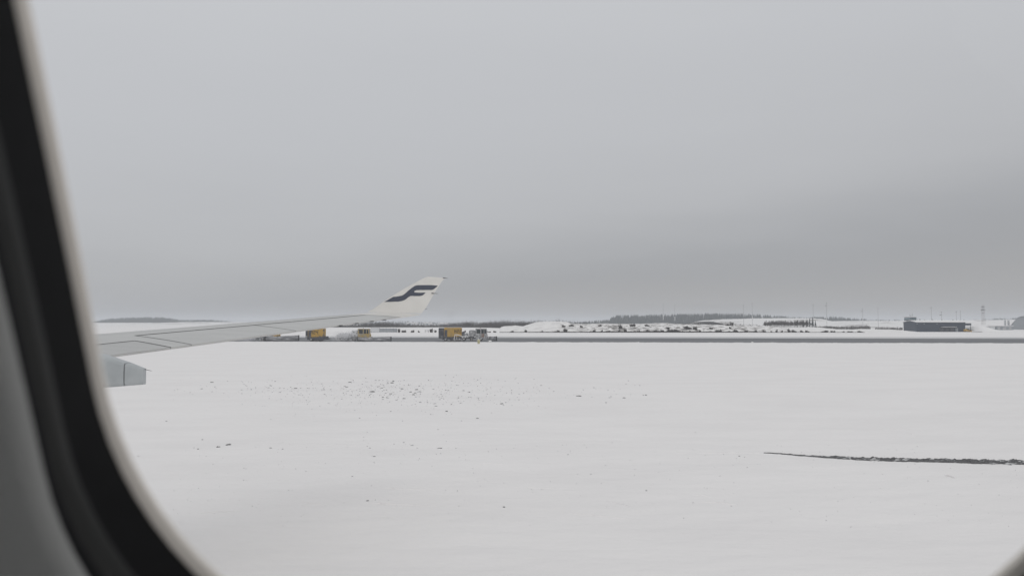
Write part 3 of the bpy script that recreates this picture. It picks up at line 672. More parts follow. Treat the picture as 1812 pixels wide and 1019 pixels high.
BIG = [(404, 786.5, 12, 0, 'largest dark clod, alone in the snow below the wing fairing'), (777, 792.5, 10, 1, 'dark double clod lying alone on the near snow left of the middle'),
       (738, 792, 5, 2, 'small dark clod just left of the double clod on the near snow'), (1024, 700.5, 9, 3, 'dark flat clod at the right fringe of the scattered clods'), (1104, 702.3, 7, 4, 'rightmost distinct dark clod beyond the scattered field'),
       (888, 714, 9, 0, 'dark flat clod near the right end of the dense scatter'), (845, 739.2, 6, 1, 'thin dark clod in front of the dense scatter'), (892, 897, 6, 2, 'lone dark clod nearest the viewer'),
       (1289, 801.3, 6, 3, 'grey clod left of the thin end of the dark rut'), (1308, 806.5, 5, 4, 'little grey clod close beside the thin end of the rut'), (659, 694.5, 9, 3, 'dark clod in the thick of the left cluster of clods'),
       (790, 728, 6, 0, 'dark clod at the front of the dense scatter, below its middle'), (294, 745, 5, 2, 'lone small clod right of the window edge'), (357, 688.5, 6, 4, 'dark clod right of the fairing tail in line with the scatter')]
for x, y, w_, k, lab in BIG: clod(x, y, w_, CM[k], lab, 'dark clods lying on the snow')
gl_ = 'small grey clod of ice among the many scattered across the snowfield'
cnt = 0
while cnt < 280:
    r0 = rnd.random()
    if r0 < .30: x, y = rnd.gauss(665, 48), rnd.gauss(690, 12)
    elif r0 < .60: x, y = rnd.gauss(785, 65), rnd.gauss(698, 14)
    elif r0 < .78: x, y = rnd.gauss(480, 70), rnd.gauss(686, 9)
    elif r0 < .88: x, y = rnd.uniform(860, 1165), rnd.gauss(694, 12)
    elif r0 < .94: x, y = rnd.uniform(330, 820), rnd.gauss(790, 5)
    else: x, y = rnd.uniform(240, 1300), rnd.uniform(720, 900)
    if y < 668 or x < 235: continue
    clod(x, y, min(6.5, 2.0 + rnd.expovariate(.75)), rnd.choice(CM), gl_, 'small clods scattered over the snow'); cnt += 1
q = MB()                                    # crumbs too small and many to count
for i in range(1500):
    if rnd.random() < .6: x, y = rnd.gauss(690, 150), rnd.gauss(694, 16)
    else: x, y = rnd.uniform(300, 1800), rnd.uniform(780, 930)
    if y < 662: continue
    p = gp(x, y); p.z = ground_h(p.x, p.y); s_ = rnd.uniform(.5, 1.5) / FPX * p.y
    q.add([(p.x - s_, p.y, p.z - .01), (p.x + s_, p.y - s_ * .4, p.z - .01), (p.x, p.y + s_, p.z - .01), (p.x, p.y, p.z + s_ * .7)], [(0, 1, 3), (1, 2, 3), (2, 0, 3)])
tag(q.build('snow_crumbs', M['clod2']), 'fine crumbs of ice sprinkled over the snow', None, None, 'stuff')

# ------------------------------------------------------------------ shrubs, trees, woods
def sticks(m2, base, h, spread, n, r, rg, sub=2):
    for i in range(n):
        a = rg.uniform(0, 6.28); k = rg.random() ** .7 * spread; hh = h * rg.uniform(.55, 1) * (1 - .35 * k / max(spread, .01))
        p0 = Vector(base) + Vector((rg.uniform(-.75, .75) * spread, rg.uniform(-.5, .5) * spread, -.1)); p1 = Vector(base) + Vector((k * math.cos(a), k * math.sin(a), hh))
        pm = p0.lerp(p1, .5) + Vector((rg.uniform(-.1, .1), rg.uniform(-.1, .1), .12)) * h * .4
        m2.tube(p0, pm, r, r * .7, 3, False); m2.tube(pm, p1, r * .7, r * .25, 3, False)
        for j in range(sub):
            q0 = pm.lerp(p1, rg.uniform(0, .8)); d = Vector((rg.uniform(-1, 1), rg.uniform(-1, 1), rg.uniform(.2, 1.2))).normalized() * h * rg.uniform(.15, .35)
            m2.tube(q0, q0 + d, r * .5, r * .2, 3, False)
SH = []
for i in range(6):
    q = MB(); rg = random.Random(40 + i)
    for k in range(3 + i % 3): sticks(q, (rg.uniform(-.5, .5), rg.uniform(-.3, .3), 0), rg.uniform(.45, 1.0), rg.uniform(.25, .5), 24, .042, rg, 3)
    me = bpy.data.meshes.new('bare_shrub'); me.from_pydata(q.v, [], q.f); me.materials.append(M['twig']); SH.append(me)
def bank_z(X, Y, outline=None): return 0
def shrub(x, ybase, wpx, hpx, label, group, me=None, z=None):
    D = EYE * FPX / max(ybase - 570, 4) if z is None else z[0]
    p = dp(x + rnd.uniform(-2, 2), ybase, D)
    o = bpy.data.objects.new('bare_shrub', me or rnd.choice(SH)); col.objects.link(o); o.location = p
    sx, sz_ = wpx / FPX * D / 1.5 * rnd.uniform(.75, 1.45), hpx / FPX * D * rnd.uniform(.75, 1.25)
    o.scale = (sx, sx, sz_); o.rotation_euler = (0, 0, rnd.uniform(0, 6.3)); tag(o, label, 'shrub', group)
foot = 'leafless grey-brown shrub at the foot of the long snow bank'
for x, w_, h_ in [(905, 7, 5), (930, 9, 6), (957, 7, 6), (985, 14, 5), (1000, 12, 7), (1050, 10, 7), (1067, 8, 8), (1080, 7, 5), (1096, 10, 6), (1104, 8, 8), (1133, 10, 8), (1147, 9, 9), (1164, 12, 8), (1172, 8, 6), (1186, 14, 9), (1198, 14, 8), (1208, 7, 5), (1222, 5, 4), (1239, 6, 6), (1274, 12, 6), (1287, 10, 6), (1301, 10, 8), (1320, 8, 5), (1336, 10, 5)]:
    shrub(x, 588.2, w_, h_, foot, 'shrubs at the foot of the snow bank', z=(461,))
for x, w_, h_ in [(1351, 6, 5), (1366, 5, 4), (1376, 7, 6), (1384, 7, 7), (1398, 9, 7), (1405, 7, 5), (1417, 8, 5), (1424, 5, 5), (1431, 7, 6), (1461, 12, 4), (1470, 8, 4), (1478, 6, 4), (1490, 6, 3), (1505, 12, 3), (1522, 10, 3)]:
    shrub(x, 588, w_, h_, 'small dark shrub on the clean snow right of the rough bank', 'shrubs on the clean snow right of the bank', z=(460.5,))
for x, y, w_, h_ in [(1098, 580, 12, 6), (1121, 577, 10, 5), (1146, 577, 10, 5), (998, 578, 9, 5), (1012, 577, 10, 4), (1030, 579, 9, 4), (1232, 584, 9, 6), (1258, 582, 10, 5), (1245, 585, 8, 5), (1290, 581, 9, 5), (1060, 577, 8, 4), (1180, 582, 9, 5)]:
    shrub(x, y, w_, h_, 'leafless shrub growing on the upper face of the snow bank', 'shrubs on the face of the snow bank', z=(468,))
shrub(1216, 581.5, 16, 8, 'big rounded dark shrub high on the middle of the snow bank', 'shrubs on the face of the snow bank', z=(467,))
shrub(1290, 577, 13, 9, 'broad dark shrub on the crest of the snow bank', 'shrubs on the face of the snow bank', z=(481,))
for x, w_, h_ in [(706, 6, 7), (716, 8, 7), (726, 5, 5), (733, 9, 7), (742, 6, 6), (764, 7, 8), (770, 8, 7), (824, 9, 5), (868, 8, 4), (878, 10, 4)]:
    shrub(x, 588.2, w_, h_, 'leafless shrub before the long snow embankment', 'shrubs before the snow embankment', z=(462,))

def tree_mesh(seed, con=False):
    rg = random.Random(seed); tk = MB(); cr = MB()
    tk.tube((0, 0, -.03), (rg.uniform(-.02, .02), 0, .55), .020, .012, 6); tk.tube((0, 0, .55), (rg.uniform(-.03, .03), 0, .97), .012, .003, 5)
    if con:
        for i in range(120):
            h = rg.uniform(.08, 1) ** .9; rr = .20 * (1 - h) + .015; a = rg.uniform(0, 6.28); p = Vector((rr * math.cos(a), rr * math.sin(a), h - .05))
            cr.tube((0, 0, h), p, .03 * (1.2 - h), .008, 3, False)
    else:
        for i in range(70):
            h = rg.uniform(.2, .95); L_ = .22 * (1.15 - h) * rg.uniform(.6, 1.2); a = rg.uniform(0, 6.28)
            p0 = Vector((0, 0, h)); p1 = p0 + Vector((L_ * math.cos(a), L_ * math.sin(a), L_ * rg.uniform(.6, 1.4)))
            cr.tube(p0, p1, .014, .006, 3, False)
            for j in range(3):
                q0 = p0.lerp(p1, rg.uniform(.3, 1)); cr.tube(q0, q0 + Vector((rg.uniform(-1, 1), rg.uniform(-1, 1), rg.uniform(0, 1.4))) * L_ * .45, .010, .005, 3, False)
    a, b = bpy.data.meshes.new('trunk'), bpy.data.meshes.new('crown'); a.from_pydata(tk.v, [], tk.f); b.from_pydata(cr.v, [], cr.f)
    a.materials.append(M['bark']); b.materials.append(M['conifer'] if con else M['twig']); return a, b
TB = [tree_mesh(60 + i) for i in range(5)]; TC = [tree_mesh(80 + i, True) for i in range(3)]
def tree(name, x, ytop, ybase, D, ms, wide, label, cat, group):
    p = dp(x, ybase, D); h = (ybase - ytop) / FPX * D
    t = empty(name, p, rnd.uniform(0, 6.3)); t.scale = (h * wide, h * wide, h); tag(t, label, cat, group)
    for me, nm in zip(ms, ('trunk', 'crown')):
        o = bpy.data.objects.new(nm, me); col.objects.link(o); o.parent = t
for i in range(64):
    x = 1352 + 78 * (i + rnd.uniform(.1, .9)) / 64
    tree('bare_tree', x, rnd.uniform(566, 570.5), 578.5, 565 + rnd.uniform(0, 50), rnd.choice(TB), rnd.uniform(.9, 1.4), 'slender bare tree in the dark grove behind the snow bank', 'tree', 'bare trees in the grove behind the bank')
for x, yt in [(1428, 564), (1433, 561.5), (1438, 560.5), (1421, 565), (1443, 566)]:
    tree('conifer_tree', x, yt, 578.5, 575 + rnd.uniform(0, 20), rnd.choice(TC), 1.0, 'dark conifer at the right end of the grove behind the snow bank', 'tree', 'conifers at the end of the grove')

def thicket(name, spans, D0, D1, label, m, dens, lean=1.0):
    q = MB(); rg = random.Random(5)
    for (x0, x1) in zip(spans, spans[1:]):
        n = int((x1[0] - x0[0]) * dens)
        for i in range(n):
            u = rg.random(); x = x0[0] + (x1[0] - x0[0]) * u; yt = x0[1] + (x1[1] - x0[1]) * u - (1.3 if name == 'bare_thicket' else 0)
            D = rg.uniform(D0, D1); ztop = pz(yt, D); h = max(.25 if D < 465 else .8, ztop * ((rg.uniform(.55, .85) if rg.random() < .6 else rg.uniform(.7, 1.05)) if name == 'bare_thicket' else rg.uniform(.45, 1.0)) * (1.22 if rg.random() < .09 else 1)); X = px(x, D)
            r = .09 if D > 465 else .05; tp = (X + rg.uniform(-.3, .3) * lean, D, h)
            q.tube((X, D, -.2), tp, r, r * .3, 3, False)
            for j in range(7):
                z0 = h * rg.uniform(.2, .9); L_ = h * rg.uniform(.1, .25)
                q.tube((X, D, z0), (X + rg.uniform(-1, 1) * L_, D + rg.uniform(-1, 1) * L_, z0 + L_ * rg.uniform(.4, 1.2)), r * .6, r * .2, 3, False)
    me = bpy.data.meshes.new(name); me.from_pydata(q.v, [], q.f); o = link(name, me, m); tag(o, label, None, None, 'stuff')
thicket('bare_thicket', [(560, 577), (600, 576), (630, 574.5), (655, 572), (680, 570.5), (700, 572.5), (720, 574.5), (760, 575.5), (790, 574.5), (812, 571.5), (826, 570), (840, 572.5), (858, 570.8), (880, 569.5), (905, 569.5), (940, 569), (985, 568.6), (1010, 571.5), (1040, 572)],
        565, 620, 'dense bare thicket along the embankment behind the convoy', M['twig_frost'], 15)
thicket('foot_scrub', [(884, 587.2), (1000, 586.6), (1060, 586.2), (1150, 585.6), (1210, 586), (1300, 586.4), (1345, 587), (1440, 587.6), (1530, 587.4)], 458, 462, 'low brown scrub edging the foot of the snow bank', M['twig'], 22.0)
thicket('bare_scrub', [(1040, 572.2), (1085, 571.5), (1110, 571.8), (1170, 571.2), (1200, 570), (1230, 571), (1262, 572), (1290, 571), (1320, 573), (1352, 575), (1440, 577.5), (1470, 578)],
        562, 600, 'low dark scrub along the crest behind the snow bank', M['twig'], 3.5)
thicket('scrub', [(1440, 577.5), (1460, 576.5), (1480, 577.5), (1510, 576), (1535, 575), (1540, 577)], 600, 640, 'dark scrub on the snow between grove and tower', M['twig'], 8.0)
thicket('scrub', [(1548, 579.5), (1560, 578.6), (1580, 579), (1597, 578.8)], 600, 640, 'thin dark scrub left of the dark blue building', M['twig'], 7)

def forest(name, outline, D0, D1, th_, n, label, base_drop=0.0):
    """terrain ridge carrying conifers whose tops follow the outline"""
    Dm = (D0 + D1) / 2; rg = random.Random(len(outline) * 7 + int(D0)); q = MB()
    xs0, xs1 = outline[0][0], outline[-1][0]
    for i in range(n):
        x = rg.uniform(xs0, xs1); D = rg.uniform(D0, D1) if rg.random() < .6 else D1
        ztop = pz(interp(outline, x), D1); k = (D - D0) / (D1 - D0); ztop *= .42 + .58 * k
        h = min(th_, ztop + 3) * rg.uniform(.72, 1.16); zb = ztop - min(th_, ztop + 3); X = px(x, D); R_ = h * rg.uniform(.11, .17); n_ = 6
        for lv_ in range(3):
            z0, z1 = zb + h * (.1 + .27 * lv_), zb + h * min(1, .52 + .27 * lv_); rr = R_ * (1 - .27 * lv_); a0 = rg.uniform(0, 6)
            vs = [(X + rr * rg.uniform(.75, 1.2) * math.cos(a0 + 6.283 * j / n_), D + rr * math.sin(a0 + 6.283 * j / n_), z0 + rg.uniform(-.3, .3)) for j in range(n_)] + [(X, D, z1)]
            q.add(vs, [(j, (j + 1) % n_, n_) for j in range(n_)])
    me = bpy.data.meshes.new(name); me.from_pydata(q.v, [], q.f); tag(link(name, me, M['conifer']), label, None, None, 'stuff')
    rows = []
    for i in range(61):
        x = xs0 + (xs1 - xs0) * i / 60; row = []
        for k in (0, .25, .5, .75, 1, 1.15):
            D = D0 - 15 + (D1 - D0 + 30) * k; zt = pz(interp(outline, x), D1); z = max(-.4, zt * (.42 + .58 * min(k, 1)) - th_) if k < 1.1 else -1; row.append((px(x, D), D, z))
        rows.append(row)
    m2 = MB(); m2.grid(rows); tag(m2.build('forest_hill', M['conifer']), label.replace('conifer wood', 'hill below the conifer wood'), None, None, 'structure')
forest('conifer_forest', [(1030, 569.5), (1055, 567), (1078, 565), (1086, 559), (1100, 557), (1140, 557), (1180, 556), (1230, 555), (1285, 554.2), (1310, 554.8), (1335, 556), (1365, 558), (1400, 560), (1412, 561.5), (1425, 562), (1440, 560.5), (1470, 560), (1490, 561), (1512, 563.2), (1540, 565), (1570, 566), (1595, 566.3)],
       1380, 1560, 13, 3000, 'hazy conifer wood on the low ridge across the horizon')
forest('conifer_forest', [(1690, 566.5), (1715, 565.5), (1745, 564.2), (1775, 562.5), (1800, 562), (1830, 562), (1900, 563)], 1800, 1950, 11, 700, 'hazy conifer wood far behind the hangar')
forest('conifer_forest', [(160, 570), (180, 566), (195, 563.5), (220, 562), (260, 561), (285, 561.2), (305, 563.5), (318, 566), (345, 565.8), (375, 566), (395, 567.5), (412, 569.5)], 1850, 2050, 12, 2400, 'pale blue conifer wood on the left horizon above the wing')
forest('conifer_forest', [(540, 571), (580, 569.2), (640, 568.6), (690, 568.4), (718, 567.4), (735, 568.6), (790, 569.2), (880, 569.4), (980, 569.2), (1040, 568.4), (1085, 566), (1110, 568)], 2300, 2450, 8, 1500, 'faint conifer wood on the skyline below the winglet')

# ------------------------------------------------------------------ buildings and masts
# dark blue shed
BX0, BX1, BY0, BY1 = px(1622.3, 492), px(1708, 492), 492.0, 508.8
b = empty('storage_shed', (BX0, BY0, 0)); tag(b, 'long dark blue metal shed with a snow-covered roof', 'shed')
Lx, Ly, EH, RH = BX1 - BX0, BY1 - BY0, 5.75, 6.75
q = MB(); q.box(0, Lx, 0, .2, 0, EH); q.box(0, Lx, Ly - .2, Ly, 0, EH); q.box(Lx - .2, Lx, .2, Ly - .2, 0, EH); q.build('wall', M['clad_dark'], b)
q = MB(); q.prism([(.2, 0), (Ly - .2, 0), (Ly - .2, EH), (Ly / 2, RH - .05), (.2, EH)], 'x', 0, .2); o = q.build('gable_wall', M['clad_end'], b)
q = MB(); q.prism([(-.35, EH - .02), (Ly / 2, RH), (Ly + .35, EH - .02), (Ly + .35, EH + .14), (Ly / 2, RH + .16), (-.35, EH + .14)], 'x', -.4, Lx + .4); rf = q.build('roof', M['clad_dark'], b)
q = MB(); q.prism([(-.3, EH + .145), (Ly / 2, RH + .165), (Ly + .3, EH + .145), (Ly + .3, EH + .42), (Ly / 2, RH + .5), (-.3, EH + .42)], 'x', -.3, Lx + .3); q.build('roof_snow', M['snow_clean'], rf)
for xx in (-.1, 4.3, 12.3):
    q = MB(); q.box(xx, xx + .35, -.3, -.01, 4.9, 5.2, .04); q.build('wall_lamp', M['lamp'], b)
x0, x1 = px(1667, 490) - BX0, px(1693, 490) - BX0
q = MB(); q.box(x0 + .1, x1 - .1, -2.1, -.1, 2.905, 3.12, .06); q.build('canopy_snow', M['snow_clean'], b)
q = MB(); q.box(x0, x1, -2.2, -.02, 2.75, 2.9)
for k in range(4): q.box(x0 + (x1 - x0 - .2) * k / 3, x0 + .2 + (x1 - x0 - .2) * k / 3, -2.15, -1.95, 0, 2.75)
q.build('canopy', M['slate'], b)
q = MB()
for k in range(3): q.box(x0 - .6 + k * 3.2, x0 + 2.2 + k * 3.2, -.06, -.005, .1, 2.5)
q.build('loading_door', M['slate'], b)
q = MB(); q.box(x1 + .3, x1 + 1.8, -.05, -.005, .1, 2.3); q.build('side_door', M['clad_grey'], b)
q = MB(); q.box(Lx + .01, Lx + 4.3, 1.0, 9, 4.0, 5.3, .03); q.mi = 1; q.box(Lx + .5, Lx + 4.2, 1.1, 8.9, 5.32, 5.5); q.build('annex', [M['clad_dark'], M['snow_clean']], b)
q = MB(); q.tube((Lx + 4.0, 1.3, 0), (Lx + 4.0, 1.3, 4.0), .15).tube((Lx + 4.0, 8.7, 0), (Lx + 4.0, 8.7, 4.0), .15); q.build('annex_post', M['slate'], b)
q = MB()
for u, h_ in ((6, .9), (9, .5), (14, .7), (20, .6), (27, .5)): q.box(u, u + .5, Ly / 2 - .3, Ly / 2 + .3, RH + .3, RH + .5 + h_)
q.build('roof_vent', M['grey_paint'], rf)
# control cab rising behind the shed
D = 522; tx0, tx1 = px(1599.6, D + 8), px(1622, D); tw_ = tx1 - tx0
b = empty('control_tower', (tx0, D, 0)); tag(b, 'small control tower with a blue-grey glazed cab rising behind the dark blue shed', 'tower')
q = MB(); q.box(1, tw_ - 1, 1, 7, 0, 7.0); q.build('shaft', M['clad_grey'], b)
q = MB(); q.box(.1, tw_ - .1, .1, 7.9, 7.0, 7.7); q.build('gallery', M['clad_end'], b)
q = MB(); q.box(.15, tw_ - .15, .15, 7.85, 7.7, 9.1); cabg = q.build('cab_window', M['glass_blue'], b)
q = MB()
for k in range(6): q.box(.1 + k * (tw_ - .35) / 5, .25 + k * (tw_ - .35) / 5, .05, .14, 7.7, 9.1)
q.build('mullion', M['clad_dark'], cabg)
q = MB(); q.box(0, tw_, 0, 8, 9.1, 9.25); rf = q.build('roof', M['clad_dark'], b)
q = MB(); q.box(0, tw_, 0, 8, 9.255, 9.6, .08); q.build('roof_snow', M['snow_clean'], rf)
for xx, h_ in ((tw_ * .35, 2.0), (tw_ * .72, 2.6), (tw_ * .5, 1.0)):
    q = MB(); q.tube((xx, 3, 9.7), (xx, 3, 9.75 + h_), .09, .05, 6).box(xx - .5, xx + .5, 2.9, 3.1, 9.8 + h_ * .4, 9.9 + h_ * .4); q.build('antenna', M['mast'], rf)
q = MB(); q.box(tw_ + .02, tw_ + 1.6, 2, 4, 7.0, 7.1); q.path([(tw_ + 1.5, 2, 0), (tw_ + 1.5, 2, 8.2)], .08).path([(tw_ + 1.5, 4, 0), (tw_ + 1.5, 4, 8.2)], .08); q.build('stair_gantry', M['mast'], b)
# hangar at the right edge and the low buildings before it
D = 640
b = empty('hangar', (px(1783, D), D, 0), -math.atan2(px(1800, D), D)); tag(b, 'large grey hangar with a steep curved roof at the right edge of the view', 'hangar')
pp = [(px(x, D) - px(1783, D), max(0, pz(y, D))) for x, y in [(1783, 583.5), (1783, 577), (1788, 575), (1792, 570), (1797, 563.5), (1802, 560.8), (1812, 559.5), (1830, 560), (1850, 564), (1862, 575), (1862, 583.5)]]
q = MB(); q.prism(pp, 'y', 0, .3); q.prism([(p_[0], p_[1]) for p_ in pp], 'y', 45, 45.3); q.build('wall', M['clad_grey'], b)
q = MB(); q.grid([[(p_[0] * 1.0, -.5, p_[1] + .05), (p_[0], 45.8, p_[1] + .05)] for p_ in pp]); q.grid([[(p_[0], -.5, p_[1] + .35), (p_[0], 45.8, p_[1] + .35)] for p_ in pp[2:-2]]); q.build('roof', M['clad_grey'], b)
q = MB(); q.box(px(1810, D) - px(1783, D), px(1838, D) - px(1783, D), -.12, -.01, .1, 7); q.build('hangar_door', M['clad_dark'], b)
D = 610; ax, bx = px(1762, D), px(1791, D)
b = empty('depot_building', (ax, D, 0), R(-6)); tag(b, 'long low blue-grey depot with a snowy roof before the hangar', 'building')
q = MB(); q.box(0, bx - ax, 0, 12, 0, 3.0); q.build('wall', mat('blue_grey_cladding', (0.22, 0.24, 0.27), 0.6, c2=(0.36, 0.38, 0.4), scale=.25, amount=.8), b)
q = MB(); q.box(-.3, bx - ax + .3, -.3, 12.3, 3.005, 3.4, .08); q.build('roof_snow', M['snow_clean'], b)
q = MB()
for k in range(3): q.box(1.2 + k * 4, 3.4 + k * 4, -.05, -.005, .1, 2.3)
q.build('garage_door', M['grey_paint'], b)
ax2, bx2 = px(1743.5, D), px(1761, D)
b = empty('white_shed', (ax2, D, 0)); tag(b, 'low white shed left of the long blue-grey depot', 'shed')
q = MB(); q.box(0, bx2 - ax2, 0, 10, 0, 2.5); q.build('wall', M['clad_pale'], b)
q = MB(); q.box(-.2, bx2 - ax2 + .2, -.2, 10.2, 2.505, 2.62); rf = q.build('roof', M['mast'], b)
q = MB(); q.box(-.15, bx2 - ax2 + .15, -.15, 10.15, 2.625, 3.0, .06); q.build('roof_snow', M['snow_clean'], rf)
q = MB(); q.box(3, 4.2, -.05, -.005, .1, 2.1); q.build('door', M['grey_paint'], b)
D = 660
for x in (1778.3, 1784.3):
    b = empty('white_silo', (px(x, D), D, 0)); tag(b, ('narrow white silo, left one of the pair by the hangar' if x < 1780 else 'narrow white silo, right one of the pair touching the hangar outline'), 'silo', 'white silos')
    q = MB(); q.lathe([(.75, 0), (.75, 7.2), (.5, 7.7), (.1, 7.9)], 16); q.build('tank', M['clad_pale'], b)
    q = MB(); q.path([(.8, -.2, 0), (.8, -.2, 8.0)], .05).path([(.8, .2, 0), (.8, .2, 8.0)], .05); q.build('ladder', M['mast'], b)
# white depot and grey slatted fence before the embankment on the left
D = 463
b = empty('white_container', (px(656.5, D), D, 0)); tag(b, 'plain white container beyond the plough blade, left of the grey fence', 'container')
w_ = px(671, D) - px(656.5, D)
q = MB(); q.box(0, w_, 0, 2.6, .12, 2.85, .03); q.build('body', M['clad_pale'], b)
q = MB(); q.box(.1, w_ - .1, .1, 2.5, 2.86, 3.02, .05); q.build('roof_snow', M['snow_clean'], b)
q = MB(); q.box(0, w_, .2, .4, 0, .115).box(0, w_, 2.2, 2.4, 0, .115); q.build('skid', M['mast'], b)
w_ = px(703, D) - px(671.6, D)
b = empty('slatted_fence', (px(671.6, D), D, 0)); tag(b, 'grey ribbed fence standing right of the white container', 'fence')
q = MB(); q.box(0, w_, 0, .08, .1, 2.4); q.build('panel', M['clad_grey'], b)
for k in range(6):
    q = MB(); q.box(k * (w_ - .15) / 5, k * (w_ - .15) / 5 + .15, -.09, -.005, 0, 2.55); q.build('post', M['mast'], b)
w_ = px(770, D) - px(752, D)
b = empty('rail_fence', (px(752, D), D, 0)); tag(b, 'low dark rail fence between shrubs left of trailer H22', 'fence')
for z_ in (.5, 1.15):
    q = MB(); q.box(0, w_, 0, .08, z_, z_ + .16); q.build('rail', M['slate'], b)
for k in range(4):
    q = MB(); q.box(k * (w_ - .15) / 3, k * (w_ - .15) / 3 + .15, .085, .2, 0, 1.5); q.build('post', M['slate'], b)
# pale far buildings
def far_block(x0, x1, yt, D, label):
    a, b_ = px(x0, D), px(x1, D); h = pz(yt, D)
    b = empty('warehouse', (a, D, 0)); tag(b, label, 'warehouse')
    q = MB(); q.box(0, b_ - a, 0, 18, 0, h); q.build('wall', M['clad_pale'], b)
    q = MB(); q.box(-.3, b_ - a + .3, -.3, 18.3, h + .005, h + .5); q.build('roof', M['snow_clean'], b)
    q = MB(); k = 0
    while 2 + k * 6 < b_ - a - 4: q.box(2 + k * 6, 5 + k * 6, -.06, -.005, h * .62, h * .8); k += 1
    q.build('window', M['glass_blue'], b)
far_block(720, 736, 571.3, 900, 'pale far warehouse just right below the winglet tip')
far_block(750, 762, 571.2, 880, 'small pale far warehouse left of the smoke over trailer H22')
far_block(776, 790, 572.2, 860, 'low pale far warehouse above the left end of trailer H22')
# yellow loader beside the shed
p = dp(1711, 587.6, 486); b = empty('snow_loader', (p.x, 486, 0)); tag(b, 'small yellow loader with snow on it by the right end of the dark blue shed', 'loader')
q = MB(); q.box(-1.7, 1.6, -.8, .8, .55, 1.2, .06); q.prism([(-1.7, 1.2), (-.2, 1.2), (-.4, 1.75), (-1.6, 1.7)], 'y', -.75, .75); q.build('body', M['yellow'], b)
q = MB(); q.box(-.2, .9, -.7, .7, 1.21, 2.2, .05); q.build('cab', M['glass_dark'], b)
q = MB(); q.box(-.3, 1.0, -.78, .78, 2.205, 2.4, .05); q.build('roof_snow', M['snow_clean'], b)
q = MB(); q.prism([(2.0, .1), (2.7, .1), (2.5, .3), (2.2, .9), (2.0, .9)], 'y', -1.1, 1.1); q.path([(1.4, -.5, 1.0), (2.1, -.5, .6)], .08).path([(1.4, .5, 1.0), (2.1, .5, .6)], .08); q.build('bucket', M['yellow'], b)
for xw in (-1.1, 1.1):
    for s_ in (-1, 1): wheel(b, xw, s_ * .78, .5, .35, M['yellow'])
# masts
def mast(x, yt, yb, D, label, white=None, arm=False):
    X = px(x, D); zt, zb = pz(yt, D), 0
    b = empty('approach_mast', (X, D, 0)); tag(b, label, 'mast', 'slender masts along the skyline')
    s_ = 1
    q = MB(); q.tube((0, 0, -.5), (0, 0, zt), .12 * D / 650, .09 * D / 650, 6); q.build('pole', M['mast'], b)
    if white:
        q = MB(); q.tube((0, 0, pz(white[1], D)), (0, 0, pz(white[0], D)), .24 * D / 650, n=8); q.build('white_band', M['mast_white'], b)
    q = MB(); q.box(-.35, .35, -.15, .15, zt + .002, zt + .5)
    if arm: q.box(-.5, .5, -.08, .08, zt - 1.8, zt - 1.6).box(-1.3, -.5, -.2, .2, zt - 2.0, zt - 1.5)
    q.build('lamp_head', M['mast'], b)
mast(1173.6, 538, 567, 1000, 'thin mast with a white base, left of the pair before the wooded ridge', (557.5, 565.5))
mast(1194.4, 540, 567, 1000, 'thin mast with a white base, right of the pair before the wooded ridge', (560, 566.5))
mast(1316, 541, 562, 740, 'faint thin mast left of the white-based mast over the snowy hillside')
mast(1331.3, 537, 565, 740, 'thin mast with a white base rising from the distant snowy hillside', (558, 563.5))
mast(1439.3, 540, 575, 640, 'dark thin mast at the conifers on the end of the grove')
mast(1463, 537, 575, 640, 'tall pale mast just right of the grove', (561, 576), True)
mast(1526.6, 547, 577, 640, 'thin pale mast midway between the grove and the control tower', (562, 576), True)
mast(1554, 546, 566, 690, 'faint thin mast left of the control tower')
mast(1648.4, 545, 569, 560, 'dark mast rising behind the middle of the shed roof')
mast(1666.2, 553, 569, 560, 'shorter dark mast right of the middle of the shed roof', None, True)
mast(1692.6, 552, 568, 560, 'pale mast above the right end of the shed roof')
mast(1700, 551, 568, 760, 'faintest mast above the right end of the shed, far behind')
# lattice tower
D = 800; X = px(1740, D); zt = pz(540.5, D)
b = empty('lattice_tower', (X, D, 0)); tag(b, 'lattice radio tower with two round platforms at its top', 'tower')
q = MB()
def leg(sx, sy, z): k = 1.5 - .75 * z / zt; return (sx * k, sy * k, z)
for sx in (-1, 1):
    for sy in (-1, 1): q.tube(leg(sx, sy, -.5), leg(sx, sy, zt), .06, n=6)
nb = 9
for i in range(nb):
    z0, z1 = zt * i / nb, zt * (i + 1) / nb
    for (a, c) in (((-1, -1), (1, -1)), ((1, -1), (1, 1)), ((1, 1), (-1, 1)), ((-1, 1), (-1, -1))):
        q.tube(leg(*a, z0), leg(*c, z1), .03, n=4).tube(leg(*c, z0), leg(*a, z1), .03, n=4).tube(leg(*a, z1), leg(*c, z1), .03, n=4)
q.build('lattice', mat('tower_steel', (0.34, 0.31, 0.31), 0.6), b)
for y_, r_2, h_ in ((543, 1.5, 1.1), (548.2, 2.0, 1.2), (554, 1.2, .5)):
    q = MB(); z_ = pz(y_, D); q.lathe([(r_2, z_ - h_ / 2), (r_2 * 1.05, z_), (r_2, z_ + h_ / 2)], 16); q.build('platform', M['mast'], b)
q = MB(); q.tube((0, 0, zt), (0, 0, zt + 2.2), .08, .04, 6); q.build('spire', M['mast'], b)

